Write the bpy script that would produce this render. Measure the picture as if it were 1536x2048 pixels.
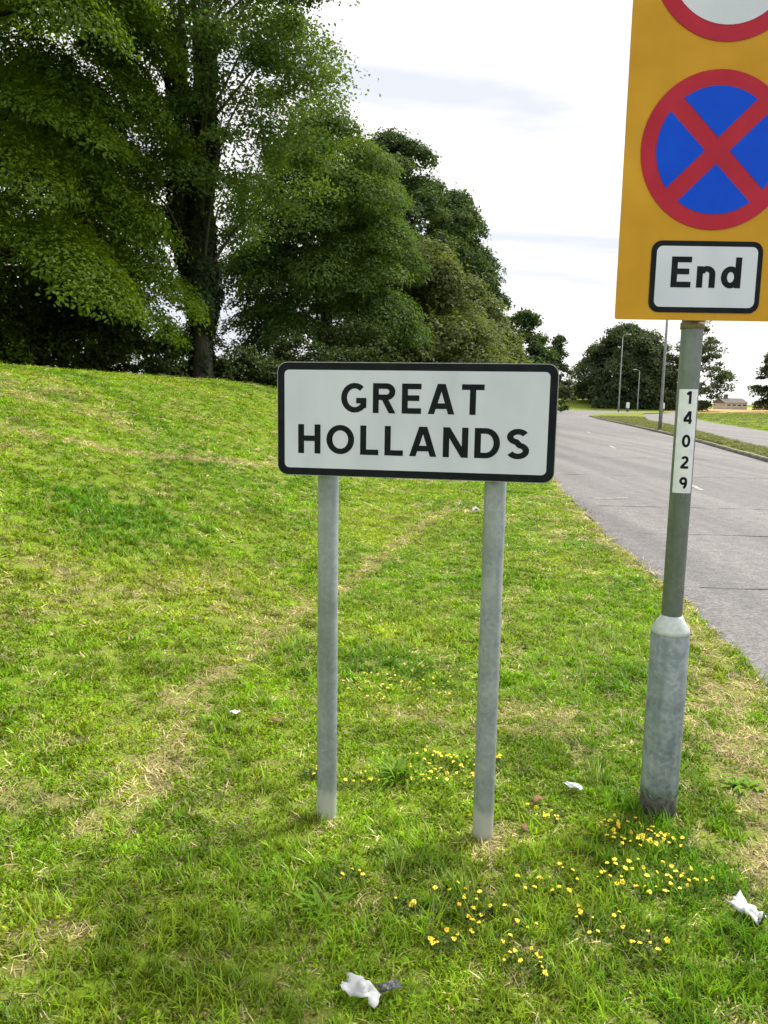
import bpy, bmesh, math, random
import numpy as np
from mathutils import Vector, Matrix

# ------------------------------------------------------------------ scene
sc = bpy.context.scene
for o in list(bpy.data.objects):
    bpy.data.objects.remove(o)
C = sc.collection

# ------------------------------------------------------------------ camera
cam_d = bpy.data.cameras.new('camera')
cam = bpy.data.objects.new('camera', cam_d)
C.objects.link(cam)
TH = math.atan(227 / 1540.0)          # pitched down a little
PH = 0.0159                           # slight roll of the hand-held phone
fw = Vector((0, math.cos(TH), -math.sin(TH)))
r0 = Vector((1, 0, 0))
u0 = Vector((0, math.sin(TH), math.cos(TH)))
rt = r0 * math.cos(PH) + u0 * math.sin(PH)
up = u0 * math.cos(PH) - r0 * math.sin(PH)
m = Matrix.Identity(4)
for i in range(3):
    m[i][0], m[i][1], m[i][2] = rt[i], up[i], -fw[i]
m[2][3] = 1.6
cam.matrix_world = m
cam_d.sensor_fit = 'VERTICAL'
cam_d.sensor_height = 36.0
cam_d.lens = 36.0 * 1540 / 2048
cam_d.clip_start = 0.05
cam_d.clip_end = 6000
sc.camera = cam

# ------------------------------------------------------------------ sky and sun
SUN_EL, SUN_AZ = math.radians(56), math.radians(50)     # azimuth from +Y towards +X
world = bpy.data.worlds.new('World')
sc.world = world
world.use_nodes = True
wn, wl = world.node_tree.nodes, world.node_tree.links
wn.clear()
w_out = wn.new('ShaderNodeOutputWorld')
w_bg = wn.new('ShaderNodeBackground')
w_bg.inputs['Strength'].default_value = 0.1
sky = wn.new('ShaderNodeTexSky')
sky.sky_type = 'NISHITA'
sky.sun_disc = False
sky.sun_elevation = SUN_EL
sky.sun_rotation = SUN_AZ
sky.air_density = 1.0
sky.dust_density = 2.0
tc = wn.new('ShaderNodeTexCoord')
mp = wn.new('ShaderNodeMapping')
mp.inputs['Scale'].default_value = (1.6, 1.6, 9.0)
mp.inputs['Rotation'].default_value = (0.0, math.radians(-4), 0.0)
mp.inputs['Location'].default_value = (0.36, 0.0, 1.9)
nz = wn.new('ShaderNodeTexNoise')
nz.inputs['Scale'].default_value = 1.5
nz.inputs['Detail'].default_value = 6
nz.inputs['Roughness'].default_value = 0.5
nz.inputs['Distortion'].default_value = 0.4
cr = wn.new('ShaderNodeValToRGB')
cr.color_ramp.elements[0].position = 0.36
cr.color_ramp.elements[0].color = (0.94, 0.94, 0.94, 1)
cr.color_ramp.elements[1].position = 0.47
cr.color_ramp.elements[1].color = (1, 1, 1, 1)
cloud = wn.new('ShaderNodeMix'); cloud.data_type = 'RGBA'
cloud.inputs['A'].default_value = (5.4, 5.55, 5.95, 1)     # thin blue-grey streaks
cloud.inputs['B'].default_value = (8.2, 8.1, 7.85, 1)  # white veil of cloud
mixs = wn.new('ShaderNodeMix'); mixs.data_type = 'RGBA'
cr2 = wn.new('ShaderNodeMapRange')
cr2.inputs['From Min'].default_value = 0.36
cr2.inputs['From Max'].default_value = 0.56
cr2.inputs['To Min'].default_value = 0.0
cr2.inputs['To Max'].default_value = 1.0
wl.new(tc.outputs['Generated'], mp.inputs['Vector'])
wl.new(mp.outputs['Vector'], nz.inputs['Vector'])
wl.new(nz.outputs['Fac'], cr.inputs['Fac'])
wl.new(nz.outputs['Fac'], cr2.inputs['Value'])
wl.new(cr2.outputs['Result'], cloud.inputs['Factor'])
wl.new(cr.outputs['Color'], mixs.inputs['Factor'])
wl.new(sky.outputs['Color'], mixs.inputs['A'])
wl.new(cloud.outputs['Result'], mixs.inputs['B'])
wl.new(mixs.outputs['Result'], w_bg.inputs['Color'])
wl.new(w_bg.outputs['Background'], w_out.inputs['Surface'])

sun_d = bpy.data.lights.new('sun', 'SUN')
sun_d.energy = 4.0
sun_d.angle = math.radians(15)
sun_d.color = (1.0, 0.955, 0.86)
sun = bpy.data.objects.new('sun', sun_d)
C.objects.link(sun)
sdir = Vector((math.sin(SUN_AZ) * math.cos(SUN_EL), math.cos(SUN_AZ) * math.cos(SUN_EL), math.sin(SUN_EL)))
sun.rotation_euler = sdir.to_track_quat('Z', 'Y').to_euler()
sun.location = (30, 20, 40)

sc.view_settings.view_transform = 'Standard'
sc.view_settings.look = 'None'
sc.view_settings.gamma = 1.0
sc.view_settings.use_curve_mapping = False
sc.view_settings.exposure = 0.72
sc.cycles.max_bounces = 5
sc.cycles.diffuse_bounces = 3
sc.cycles.glossy_bounces = 2
sc.cycles.transmission_bounces = 3
sc.cycles.use_adaptive_sampling = True
sc.cycles.adaptive_threshold = 0.02
sc.cycles.transparent_max_bounces = 8

# ------------------------------------------------------------------ small helpers
rng = np.random.default_rng(11)

def tag(o, label=None, cat=None, group=None, kind=None):
    if label: o['label'] = label
    if cat: o['category'] = cat
    if group: o['group'] = group
    if kind: o['kind'] = kind
    return o

def empty(name, loc, rz=0.0):
    o = bpy.data.objects.new(name, None)
    o.empty_display_size = 0.2
    C.objects.link(o)
    o.location = loc
    o.rotation_euler = (0, 0, rz)
    return o

def link_mesh(name, me, mat=None, parent=None):
    o = bpy.data.objects.new(name, me)
    C.objects.link(o)
    if mat is not None and not me.materials:
        me.materials.append(mat)
    if parent is not None:
        o.parent = parent
    return o

def mesh_np(name, verts, faces, smooth=False):
    """verts (n,3), faces (m,k) all the same length k"""
    me = bpy.data.meshes.new(name)
    verts = np.asarray(verts, np.float32)
    faces = np.asarray(faces, np.int32)
    k = faces.shape[1]
    me.vertices.add(len(verts))
    me.vertices.foreach_set('co', verts.ravel())
    me.loops.add(faces.size)
    me.loops.foreach_set('vertex_index', faces.ravel())
    me.polygons.add(len(faces))
    me.polygons.foreach_set('loop_start', np.arange(0, faces.size, k, dtype=np.int32))
    me.polygons.foreach_set('loop_total', np.full(len(faces), k, np.int32))
    me.update(calc_edges=True)
    if smooth:
        me.polygons.foreach_set('use_smooth', np.ones(len(faces), bool))
    return me

def bm_mesh(name, bm, smooth=False):
    me = bpy.data.meshes.new(name)
    bmesh.ops.recalc_face_normals(bm, faces=bm.faces)
    bm.to_mesh(me)
    bm.free()
    if smooth:
        for p in me.polygons:
            p.use_smooth = True
    return me

def hash2(ix, iy, seed):
    h = (ix.astype(np.int64) * 374761393 + iy.astype(np.int64) * 668265263 + seed * 982451653) & 0x7fffffff
    h = (h ^ (h >> 13)) * 1274126177 & 0x7fffffff
    return ((h ^ (h >> 16)) & 0xffff) / 65535.0

def vnoise(x, y, seed=0):
    x = np.asarray(x, float); y = np.asarray(y, float)
    ix, iy = np.floor(x), np.floor(y)
    fx, fy = x - ix, y - iy
    fx = fx * fx * (3 - 2 * fx); fy = fy * fy * (3 - 2 * fy)
    a = hash2(ix, iy, seed); b = hash2(ix + 1, iy, seed)
    c = hash2(ix, iy + 1, seed); d = hash2(ix + 1, iy + 1, seed)
    return (a * (1 - fx) + b * fx) * (1 - fy) + (c * (1 - fx) + d * fx) * fy

def fbm(x, y, seed=0, oct=4):
    s, amp, tot = 0.0, 1.0, 0.0
    for k in range(oct):
        s = s + amp * vnoise(x * 2 ** k, y * 2 ** k, seed + k * 17)
        tot += amp; amp *= 0.5
    return s / tot

def sstep(a, b, v):
    t = np.clip((np.asarray(v, float) - a) / (b - a), 0, 1)
    return t * t * (3 - 2 * t)

# ------------------------------------------------------------------ materials
def new_mat(name):
    mt = bpy.data.materials.new(name)
    mt.use_nodes = True
    nt = mt.node_tree
    nt.nodes.clear()
    out = nt.nodes.new('ShaderNodeOutputMaterial')
    return mt, nt, out

def noise_mat(name, c1, c2, scale=20, rough=0.6, metal=0.0, bump=0.0, detail=5, lo=0.35, hi=0.65, coords='Object', stretch=(1, 1, 1), spec=0.5):
    mt, nt, out = new_mat(name)
    n, l = nt.nodes, nt.links
    bs = n.new('ShaderNodeBsdfPrincipled')
    t = n.new('ShaderNodeTexCoord')
    mp_ = n.new('ShaderNodeMapping'); mp_.inputs['Scale'].default_value = stretch
    ns = n.new('ShaderNodeTexNoise')
    ns.inputs['Scale'].default_value = scale; ns.inputs['Detail'].default_value = detail
    rp = n.new('ShaderNodeValToRGB')
    rp.color_ramp.elements[0].position = lo; rp.color_ramp.elements[0].color = (*c1, 1)
    rp.color_ramp.elements[1].position = hi; rp.color_ramp.elements[1].color = (*c2, 1)
    l.new(t.outputs[coords], mp_.inputs['Vector']); l.new(mp_.outputs['Vector'], ns.inputs['Vector'])
    l.new(ns.outputs['Fac'], rp.inputs['Fac']); l.new(rp.outputs['Color'], bs.inputs['Base Color'])
    bs.inputs['Roughness'].default_value = rough
    bs.inputs['Metallic'].default_value = metal
    bs.inputs['Specular IOR Level'].default_value = spec
    if bump:
        b = n.new('ShaderNodeBump'); b.inputs['Strength'].default_value = bump; b.inputs['Distance'].default_value = 0.01
        l.new(ns.outputs['Fac'], b.inputs['Height']); l.new(b.outputs['Normal'], bs.inputs['Normal'])
    l.new(bs.outputs['BSDF'], out.inputs['Surface'])
    return mt

def leaf_mat(name, dark, light, trans=0.35, trans_col=None, rough=0.6, gloss=0.018):
    """leaf colour varies from leaf to leaf by the point attribute 'tint'"""
    mt, nt, out = new_mat(name)
    n, l = nt.nodes, nt.links
    at = n.new('ShaderNodeAttribute'); at.attribute_name = 'tint'
    rp = n.new('ShaderNodeValToRGB')
    rp.color_ramp.elements[0].color = (*dark, 1); rp.color_ramp.elements[1].color = (*light, 1)
    l.new(at.outputs['Fac'], rp.inputs['Fac'])
    df = n.new('ShaderNodeBsdfDiffuse'); tr = n.new('ShaderNodeBsdfTranslucent')
    gl = n.new('ShaderNodeBsdfGlossy'); gl.inputs['Roughness'].default_value = rough
    gl.inputs['Color'].default_value = (0.8, 0.85, 0.8, 1)
    hs = n.new('ShaderNodeMix'); hs.data_type = 'RGBA'; hs.blend_type = 'MULTIPLY'
    hs.inputs['Factor'].default_value = 1.0
    hs.inputs['B'].default_value = (*(trans_col or (1.5, 1.45, 0.5)), 1)
    l.new(rp.outputs['Color'], df.inputs['Color'])
    l.new(rp.outputs['Color'], hs.inputs['A']); l.new(hs.outputs['Result'], tr.inputs['Color'])
    m1 = n.new('ShaderNodeMixShader'); m1.inputs['Fac'].default_value = trans
    m2 = n.new('ShaderNodeMixShader'); m2.inputs['Fac'].default_value = gloss
    l.new(df.outputs[0], m1.inputs[1]); l.new(tr.outputs[0], m1.inputs[2])
    l.new(m1.outputs[0], m2.inputs[1]); l.new(gl.outputs[0], m2.inputs[2])
    l.new(m2.outputs[0], out.inputs['Surface'])
    return mt

def galv_mat(name, c1, c2, dirt=(0.20, 0.22, 0.14), rough=0.5, foot=False):
    """galvanised steel: spangle, vertical streaks, algae dirt and scuffs"""
    mt, nt, out = new_mat(name)
    n, l = nt.nodes, nt.links
    bs = n.new('ShaderNodeBsdfPrincipled')
    t = n.new('ShaderNodeTexCoord')
    vo = n.new('ShaderNodeTexVoronoi'); vo.inputs['Scale'].default_value = 70
    ns = n.new('ShaderNodeTexNoise'); ns.inputs['Scale'].default_value = 9; ns.inputs['Detail'].default_value = 7
    mp_ = n.new('ShaderNodeMapping'); mp_.inputs['Scale'].default_value = (26, 26, 1.6)
    st = n.new('ShaderNodeTexNoise'); st.inputs['Scale'].default_value = 1.0; st.inputs['Detail'].default_value = 5
    l.new(t.outputs['Object'], vo.inputs['Vector']); l.new(t.outputs['Object'], ns.inputs['Vector'])
    l.new(t.outputs['Object'], mp_.inputs['Vector']); l.new(mp_.outputs['Vector'], st.inputs['Vector'])
    ad = n.new('ShaderNodeMath'); ad.operation = 'MULTIPLY_ADD'; ad.inputs[1].default_value = 0.35
    l.new(vo.outputs['Color'], ad.inputs[0]); l.new(ns.outputs['Fac'], ad.inputs[2])
    rp = n.new('ShaderNodeValToRGB')
    rp.color_ramp.elements[0].position = 0.40; rp.color_ramp.elements[0].color = (*c1, 1)
    rp.color_ramp.elements[1].position = 0.90; rp.color_ramp.elements[1].color = (*c2, 1)
    l.new(ad.outputs[0], rp.inputs['Fac'])
    mr = n.new('ShaderNodeMapRange'); mr.inputs['From Min'].default_value = 0.48; mr.inputs['From Max'].default_value = 0.75
    mr.inputs['To Max'].default_value = 0.65
    l.new(st.outputs['Fac'], mr.inputs['Value'])
    mx = n.new('ShaderNodeMix'); mx.data_type = 'RGBA'; mx.inputs['B'].default_value = (*dirt, 1)
    l.new(mr.outputs['Result'], mx.inputs['Factor']); l.new(rp.outputs['Color'], mx.inputs['A'])
    res = mx.outputs['Result']
    if foot:                             # pale scuffed band just above the soil, left by strimmers
        sx = n.new('ShaderNodeSeparateXYZ'); l.new(t.outputs['Object'], sx.inputs[0])
        wob = n.new('ShaderNodeMath'); wob.operation = 'MULTIPLY_ADD'; wob.inputs[1].default_value = -0.16
        l.new(ns.outputs['Fac'], wob.inputs[0]); l.new(sx.outputs['Z'], wob.inputs[2])
        fr_ = n.new('ShaderNodeMapRange'); fr_.inputs['From Min'].default_value = 0.085; fr_.inputs['From Max'].default_value = 0.03; fr_.inputs['To Max'].default_value = 0.8
        l.new(wob.outputs[0], fr_.inputs['Value'])
        m2_ = n.new('ShaderNodeMix'); m2_.data_type = 'RGBA'; m2_.inputs['B'].default_value = (0.46, 0.47, 0.45, 1)
        l.new(fr_.outputs['Result'], m2_.inputs['Factor']); l.new(res, m2_.inputs['A']); res = m2_.outputs['Result']
    l.new(res, bs.inputs['Base Color'])
    bs.inputs['Metallic'].default_value = 0.08
    bs.inputs['Specular IOR Level'].default_value = 0.35
    bs.inputs['Roughness'].default_value = rough
    bp = n.new('ShaderNodeBump'); bp.inputs['Strength'].default_value = 0.15; bp.inputs['Distance'].default_value = 0.002
    l.new(ns.outputs['Fac'], bp.inputs['Height']); l.new(bp.outputs['Normal'], bs.inputs['Normal'])
    l.new(bs.outputs['BSDF'], out.inputs['Surface'])
    return mt

M = {}
M['plate_white'] = noise_mat('plate_white', (0.52, 0.555, 0.67), (0.62, 0.655, 0.775), 6, 0.5, spec=0.3, stretch=(1, 1, 0.45), lo=0.25, hi=0.6, detail=8)
M['plate_black'] = noise_mat('plate_black', (0.005, 0.008, 0.012), (0.010, 0.014, 0.019), 30, 0.55, spec=0.12)
M['alu'] = noise_mat('alu', (0.30, 0.31, 0.32), (0.42, 0.43, 0.44), 40, 0.45, 0.6)
M['yellow'] = noise_mat('yellow', (0.50, 0.255, 0.013), (0.62, 0.33, 0.025), 5, 0.5, spec=0.2, lo=0.3, hi=0.7, detail=8)
M['red'] = noise_mat('red', (0.38, 0.014, 0.035), (0.44, 0.019, 0.045), 8, 0.5, spec=0.2)
M['blue'] = noise_mat('blue', (0.000, 0.060, 0.62), (0.000, 0.075, 0.68), 8, 0.5, spec=0.15)
M['galv'] = galv_mat('galv', (0.195, 0.235, 0.25), (0.34, 0.38, 0.40), (0.16, 0.195, 0.15), foot=True)
M['galv_pale'] = galv_mat('galv_pale', (0.42, 0.47, 0.48), (0.60, 0.65, 0.66), (0.33, 0.36, 0.33))
M['galv_dark'] = galv_mat('galv_dark', (0.185, 0.215, 0.25), (0.27, 0.305, 0.345), (0.15, 0.175, 0.19))
M['galv_wide'] = galv_mat('galv_wide', (0.125, 0.168, 0.195), (0.33, 0.38, 0.42), (0.10, 0.13, 0.13))
M['clip_brown'] = noise_mat('clip_brown', (0.13, 0.105, 0.05), (0.22, 0.175, 0.09), 40, 0.6)
M['tar'] = noise_mat('tar', (0.035, 0.038, 0.036), (0.12, 0.12, 0.105), 45, 0.8, bump=0.4)
M['sticker'] = noise_mat('sticker', (0.66, 0.70, 0.78), (0.78, 0.81, 0.86), 30, 0.4)
M['bark'] = noise_mat('bark', (0.022, 0.02, 0.015), (0.06, 0.052, 0.038), 6, 0.9, bump=0.8, stretch=(3, 3, 0.6))
M['kerb'] = noise_mat('kerb', (0.16, 0.155, 0.13), (0.34, 0.33, 0.29), 5, 0.9, bump=0.3)
M['paint'] = noise_mat('paint', (0.21, 0.205, 0.20), (0.50, 0.50, 0.48), 9, 0.8, lo=0.45, hi=0.65)

# ------------------------------------------------------------------ lie of the land
YL = [-40, 0, 2, 4.25, 6.2, 10, 13.6, 17.4, 21.5, 32, 41.5, 55, 73, 86, 96, 103, 108, 113]
XL = [-1.0, 1.75, 1.95, 2.23, 2.50, 2.82, 3.2, 3.75, 4.5, 6.7, 8.5, 10.9, 13.4, 14.0, 10.0, -8.0, -45.0, -160.0]
YR1 = [-40, 0, 10, 21.5, 32, 41.5, 55, 73, 90]
XR1 = [5.0, 7.7, 8.9, 10.7, 13.0, 14.75, 17.1, 20.0, 23.3]
YL2 = [-40, 0, 10, 21.5, 29, 47, 67, 80]
XL2 = [6.9, 9.5, 10.6, 12.4, 13.8, 18.4, 22.8, 26.5]
YR2 = [-40, 0, 21.5, 42.5, 66, 95, 120, 132, 142]
XR2 = [14.4, 17.3, 19.2, 22.0, 27.8, 36.3, 45, 50, 55]
def xl(y): return np.interp(y, YL, XL)
def xr1(y): return np.interp(y, YR1, XR1)
def xl2(y): return np.interp(y, YL2, XL2)
def xr2(y): return np.interp(y, YR2, XR2)

def terrain(x, y):
    x = np.asarray(x, float); y = np.asarray(y, float)
    yc = np.minimum(y, 86)
    d = xl(yc) - x                       # metres left of the carriageway edge
    h = 2.0 * sstep(2.0, 9.4, d) + 0.006 * np.clip(d - 13, 0, 40)
    h = h * (1 - 0.75 * sstep(60, 100, y))
    h = h + np.where(d > 0, 0.035 * sstep(0.1, 1.2, d), 0)
    h = h + np.where(d > 0.5, 0.05 * (fbm(x * 0.5, y * 0.5, 3, 3) - 0.5) * sstep(0.5, 2, d), 0)
    far = sstep(142, 170, y)
    h = h + far * (2.1 * (1 - sstep(42, 70, x)) + 0.1)
    road = (d <= 0) & (x < xr2(np.minimum(y, 142)) + 1.0) & (y < 146)
    h = np.where(road, -0.06, h - 0.012)
    right = x - xr2(np.minimum(y, 142))
    h = np.where((d <= 0) & (right > 1.0), -0.04 + 0.25 * sstep(1, 14, right), h)
    return h

# mower tracks and dry strips, as centre lines on the ground
TRACKS = [
    ([(-0.98, 2.45), (-0.93, 2.75), (-0.88, 3.15), (-0.98, 3.55), (-0.80, 4.2), (-0.62, 5.1), (-0.35, 6.0), (0.0, 7.6), (0.5, 9.6), (1.2, 12.0)], 0.15, 1.0),
    ([(-4.9, 6.6), (-3.6, 7.6), (-2.9, 8.4), (-2.2, 10.0), (-1.4, 12.2), (-0.4, 15.0)], 0.22, 1.0),
    ([(-5.5, 9.6), (-3.6, 11.8), (-1.6, 15.5), (0.8, 20)], 0.25, 0.5),
    ([(0.0, 3.75), (0.5, 3.55), (0.95, 3.5)], 0.12, 0.9),
    ([(1.45, 2.2), (1.6, 3.0), (1.75, 3.8), (1.95, 4.3)], 0.46, 1.0),
    ([(2.15, 4.6), (2.45, 6.5), (2.85, 11.0), (3.55, 16.5)], 0.2, 0.8),
    ([(0.36, 2.48), (0.42, 2.66), (0.5, 2.62)], 0.11, 1.0),
    ([(-1.3, 1.85), (-0.9, 1.98)], 0.14, 0.8),
    ([(-2.2, 3.4), (-1.7, 4.6), (-0.9, 6.4)], 0.22, 0.45),
    ([(0.9, 4.4), (0.7, 5.1), (1.2, 6.4)], 0.16, 0.55),
    ([(1.22, 2.75), (1.15, 2.6)], 0.10, 1.0),
]
def seg_dist(x, y, pts):
    best = np.full(np.shape(x), 1e9)
    for (ax, ay), (bx, by) in zip(pts[:-1], pts[1:]):
        dx, dy = bx - ax, by - ay
        t = np.clip(((x - ax) * dx + (y - ay) * dy) / (dx * dx + dy * dy), 0, 1)
        best = np.minimum(best, np.hypot(x - ax - t * dx, y - ay - t * dy))
    return best
def dry_field(x, y):
    x = np.asarray(x, float); y = np.asarray(y, float)
    nA = fbm(x * 1.1, y * 1.1, 21, 4)
    nB = fbm(x * 4.5, y * 4.5, 31, 3)
    v = 0.7 * sstep(0.52, 0.74, nA * 0.55 + nB * 0.45)
    wob = (nB - 0.5) * 1.3
    brk = 0.80 + 0.20 * sstep(0.36, 0.6, fbm(x * 2.3, y * 2.3, 41, 2))
    for pts, wd, am in TRACKS:
        dd = seg_dist(x, y, pts)
        v = np.maximum(v, am * brk * (1 - sstep(0.25, 1.1, dd / (wd * 0.72) + wob)))
    return np.clip(v, 0, 1)
def lush_field(x, y):
    return sstep(0.45, 0.68, 0.6 * fbm(x * 0.9 + 7, y * 0.9, 51, 3) + 0.4 * fbm(x * 3.1, y * 3.1, 61, 3))

# ------------------------------------------------------------------ ground sheet
def axis(parts):
    v = []
    for a, b, s in parts:
        v += list(np.arange(a, b, s))
    return np.array(v + [parts[-1][1]])
gx = axis([(-1600, -200, 140), (-200, -60, 14), (-60, -14, 2.0), (-14, 6, 0.16), (6, 40, 1.0), (40, 110, 5), (110, 260, 15), (260, 1600, 130)])
gy = axis([(-400, -40, 40), (-40, 0, 4), (0, 20, 0.16), (20, 36, 0.5), (36, 130, 1.5), (130, 200, 4), (200, 400, 20), (400, 3000, 200)])
GX, GY = np.meshgrid(gx, gy)
GZ = terrain(GX, GY)
nx, ny = len(gx), len(gy)
V = np.stack([GX, GY, GZ], -1).reshape(-1, 3)
idx = np.arange(nx * ny).reshape(ny, nx)
Fq = np.stack([idx[:-1, :-1], idx[:-1, 1:], idx[1:, 1:], idx[1:, :-1]], -1).reshape(-1, 4)
me = mesh_np('ground', V, Fq, True)
a = me.attributes.new('dry', 'FLOAT', 'POINT'); a.data.foreach_set('value', dry_field(GX, GY).ravel().astype(np.float32))
# the dry tan field beyond the far carriageway
tan = (sstep(108, 120, GY) * sstep(50, 58, GX) * (1 - sstep(330, 360, GY))).ravel().astype(np.float32)
a = me.attributes.new('hay', 'FLOAT', 'POINT'); a.data.foreach_set('value', tan)

def ground_mat():
    mt, nt, out = new_mat('turf_soil')
    n, l = nt.nodes, nt.links
    bs = n.new('ShaderNodeBsdfDiffuse')
    t = n.new('ShaderNodeTexCoord')
    def nse(s, d=6, st=None):
        q = n.new('ShaderNodeTexNoise'); q.inputs['Scale'].default_value = s; q.inputs['Detail'].default_value = d
        if st:
            mm = n.new('ShaderNodeMapping'); mm.inputs['Scale'].default_value = st
            l.new(t.outputs['Object'], mm.inputs['Vector']); l.new(mm.outputs['Vector'], q.inputs['Vector'])
        else:
            l.new(t.outputs['Object'], q.inputs['Vector'])
        return q
    def ramp(src, p0, c0, p1, c1):
        r = n.new('ShaderNodeValToRGB')
        r.color_ramp.elements[0].position = p0; r.color_ramp.elements[0].color = (*c0, 1)
        r.color_ramp.elements[1].position = p1; r.color_ramp.elements[1].color = (*c1, 1)
        l.new(src, r.inputs['Fac']); return r
    def mix(f, A, B):
        x_ = n.new('ShaderNodeMix'); x_.data_type = 'RGBA'
        l.new(f, x_.inputs['Factor']); l.new(A, x_.inputs['A']); l.new(B, x_.inputs['B']); return x_.outputs['Result']
    fine = nse(90); mid = nse(7); big = nse(0.6, 5)
    green = ramp(fine.outputs['Fac'], 0.35, (0.060, 0.110, 0.008), 0.7, (0.19, 0.30, 0.020))
    thatch = nse(160, 4, (1, 1, 1)); patch = nse(11, 5)
    green2 = ramp(big.outputs['Fac'], 0.35, (0.15, 0.27, 0.012), 0.65, (0.24, 0.36, 0.030))
    mg = n.new('ShaderNodeMix'); mg.data_type = 'RGBA'; mg.inputs['Factor'].default_value = 0.5
    l.new(green.outputs['Color'], mg.inputs['A']); l.new(green2.outputs['Color'], mg.inputs['B'])
    brown = ramp(thatch.outputs['Fac'], 0.38, (0.045, 0.042, 0.018), 0.62, (0.24, 0.20, 0.085))
    pm = n.new('ShaderNodeMapRange'); pm.inputs['From Min'].default_value = 0.42; pm.inputs['From Max'].default_value = 0.60; pm.inputs['To Max'].default_value = 0.5
    l.new(patch.outputs['Fac'], pm.inputs['Value'])
    mgb = mix(pm.outputs['Result'], mg.outputs['Result'], brown.outputs['Color'])
    straw = ramp(fine.outputs['Fac'], 0.38, (0.13, 0.10, 0.050), 0.66, (0.40, 0.32, 0.16))
    ad = n.new('ShaderNodeAttribute'); ad.attribute_name = 'dry'
    am = n.new('ShaderNodeMath'); am.operation = 'MULTIPLY_ADD'; am.inputs[1].default_value = 0.6; am.use_clamp = True
    mm2 = n.new('ShaderNodeMapRange'); mm2.inputs['From Min'].default_value = 0.4; mm2.inputs['From Max'].default_value = 0.7
    mm2.inputs['To Max'].default_value = 0.35
    l.new(mid.outputs['Fac'], mm2.inputs['Value'])
    l.new(ad.outputs['Fac'], am.inputs[0]); l.new(mm2.outputs['Result'], am.inputs[2])
    c = mix(am.outputs[0], mgb, straw.outputs['Color'])
    ah = n.new('ShaderNodeAttribute'); ah.attribute_name = 'hay'
    hay = ramp(mid.outputs['Fac'], 0.3, (0.34, 0.25, 0.11), 0.7, (0.46, 0.35, 0.17))
    c = mix(ah.outputs['Fac'], c, hay.outputs['Color'])
    l.new(c, bs.inputs['Color'])
    bp = n.new('ShaderNodeBump'); bp.inputs['Strength'].default_value = 0.9; bp.inputs['Distance'].default_value = 0.02
    l.new(fine.outputs['Fac'], bp.inputs['Height']); l.new(bp.outputs['Normal'], bs.inputs['Normal'])
    l.new(bs.outputs[0], out.inputs['Surface'])
    return mt
M['turf'] = ground_mat()
ground = link_mesh('ground', me, M['turf'])
tag(ground, 'mown grassy ground sloping up from the road to the trees', 'ground', kind='structure')

# ------------------------------------------------------------------ road
def asphalt_mat():
    mt, nt, out = new_mat('asphalt')
    n, l = nt.nodes, nt.links
    bs = n.new('ShaderNodeBsdfPrincipled')
    t = n.new('ShaderNodeTexCoord')
    f = n.new('ShaderNodeTexNoise'); f.inputs['Scale'].default_value = 30; f.inputs['Detail'].default_value = 7; f.inputs['Roughness'].default_value = 0.75
    f2 = n.new('ShaderNodeTexVoronoi'); f2.inputs['Scale'].default_value = 55
    # long streaks worn by wheels, along the carriageway
    mp_ = n.new('ShaderNodeMapping'); mp_.inputs['Rotation'].default_value = (0, 0, math.radians(9)); mp_.inputs['Scale'].default_value = (1.3, 0.05, 1)
    s = n.new('ShaderNodeTexNoise'); s.inputs['Scale'].default_value = 1.2; s.inputs['Detail'].default_value = 4
    p = n.new('ShaderNodeTexNoise'); p.inputs['Scale'].default_value = 6.0; p.inputs['Detail'].default_value = 9; p.inputs['Roughness'].default_value = 0.7
    l.new(t.outputs['Object'], f.inputs['Vector']); l.new(t.outputs['Object'], p.inputs['Vector']); l.new(t.outputs['Object'], f2.inputs['Vector'])
    l.new(t.outputs['Object'], mp_.inputs['Vector']); l.new(mp_.outputs['Vector'], s.inputs['Vector'])
    r = n.new('ShaderNodeValToRGB')
    r.color_ramp.elements[0].position = 0.38; r.color_ramp.elements[0].color = (0.082, 0.079, 0.082, 1)
    r.color_ramp.elements[1].position = 0.62; r.color_ramp.elements[1].color = (0.210, 0.202, 0.204, 1)
    l.new(f.outputs['Fac'], r.inputs['Fac'])
    r2 = n.new('ShaderNodeValToRGB')
    r2.color_ramp.elements[0].position = 0.35; r2.color_ramp.elements[0].color = (0.76, 0.755, 0.765, 1)
    r2.color_ramp.elements[1].position = 0.65; r2.color_ramp.elements[1].color = (1.20, 1.18, 1.16, 1)
    l.new(s.outputs['Fac'], r2.inputs['Fac'])
    r3 = n.new('ShaderNodeValToRGB')
    r3.color_ramp.elements[0].position = 0.36; r3.color_ramp.elements[0].color = (0.74, 0.74, 0.77, 1)
    r3.color_ramp.elements[1].position = 0.64; r3.color_ramp.elements[1].color = (1.2, 1.19, 1.17, 1)
    l.new(p.outputs['Fac'], r3.inputs['Fac'])
    def mul(A, B):
        x_ = n.new('ShaderNodeMix'); x_.data_type = 'RGBA'; x_.blend_type = 'MULTIPLY'; x_.inputs['Factor'].default_value = 1
        l.new(A, x_.inputs['A']); l.new(B, x_.inputs['B']); return x_.outputs['Result']
    c = mul(mul(r.outputs['Color'], r2.outputs['Color']), r3.outputs['Color'])
    l.new(c, bs.inputs['Base Color'])
    bs.inputs['Roughness'].default_value = 0.78
    bp = n.new('ShaderNodeBump'); bp.inputs['Strength'].default_value = 0.5; bp.inputs['Distance'].default_value = 0.006
    l.new(f2.outputs['Distance'], bp.inputs['Height']); l.new(bp.outputs['Normal'], bs.inputs['Normal'])
    l.new(bs.outputs[0], out.inputs['Surface'])
    return mt
M['asphalt'] = asphalt_mat()
ys = np.concatenate([np.arange(-40, 2, 4), np.arange(2, 30, 0.22), np.arange(30, 96, 1.5), np.arange(96, 142.1, 1.0)])
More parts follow.
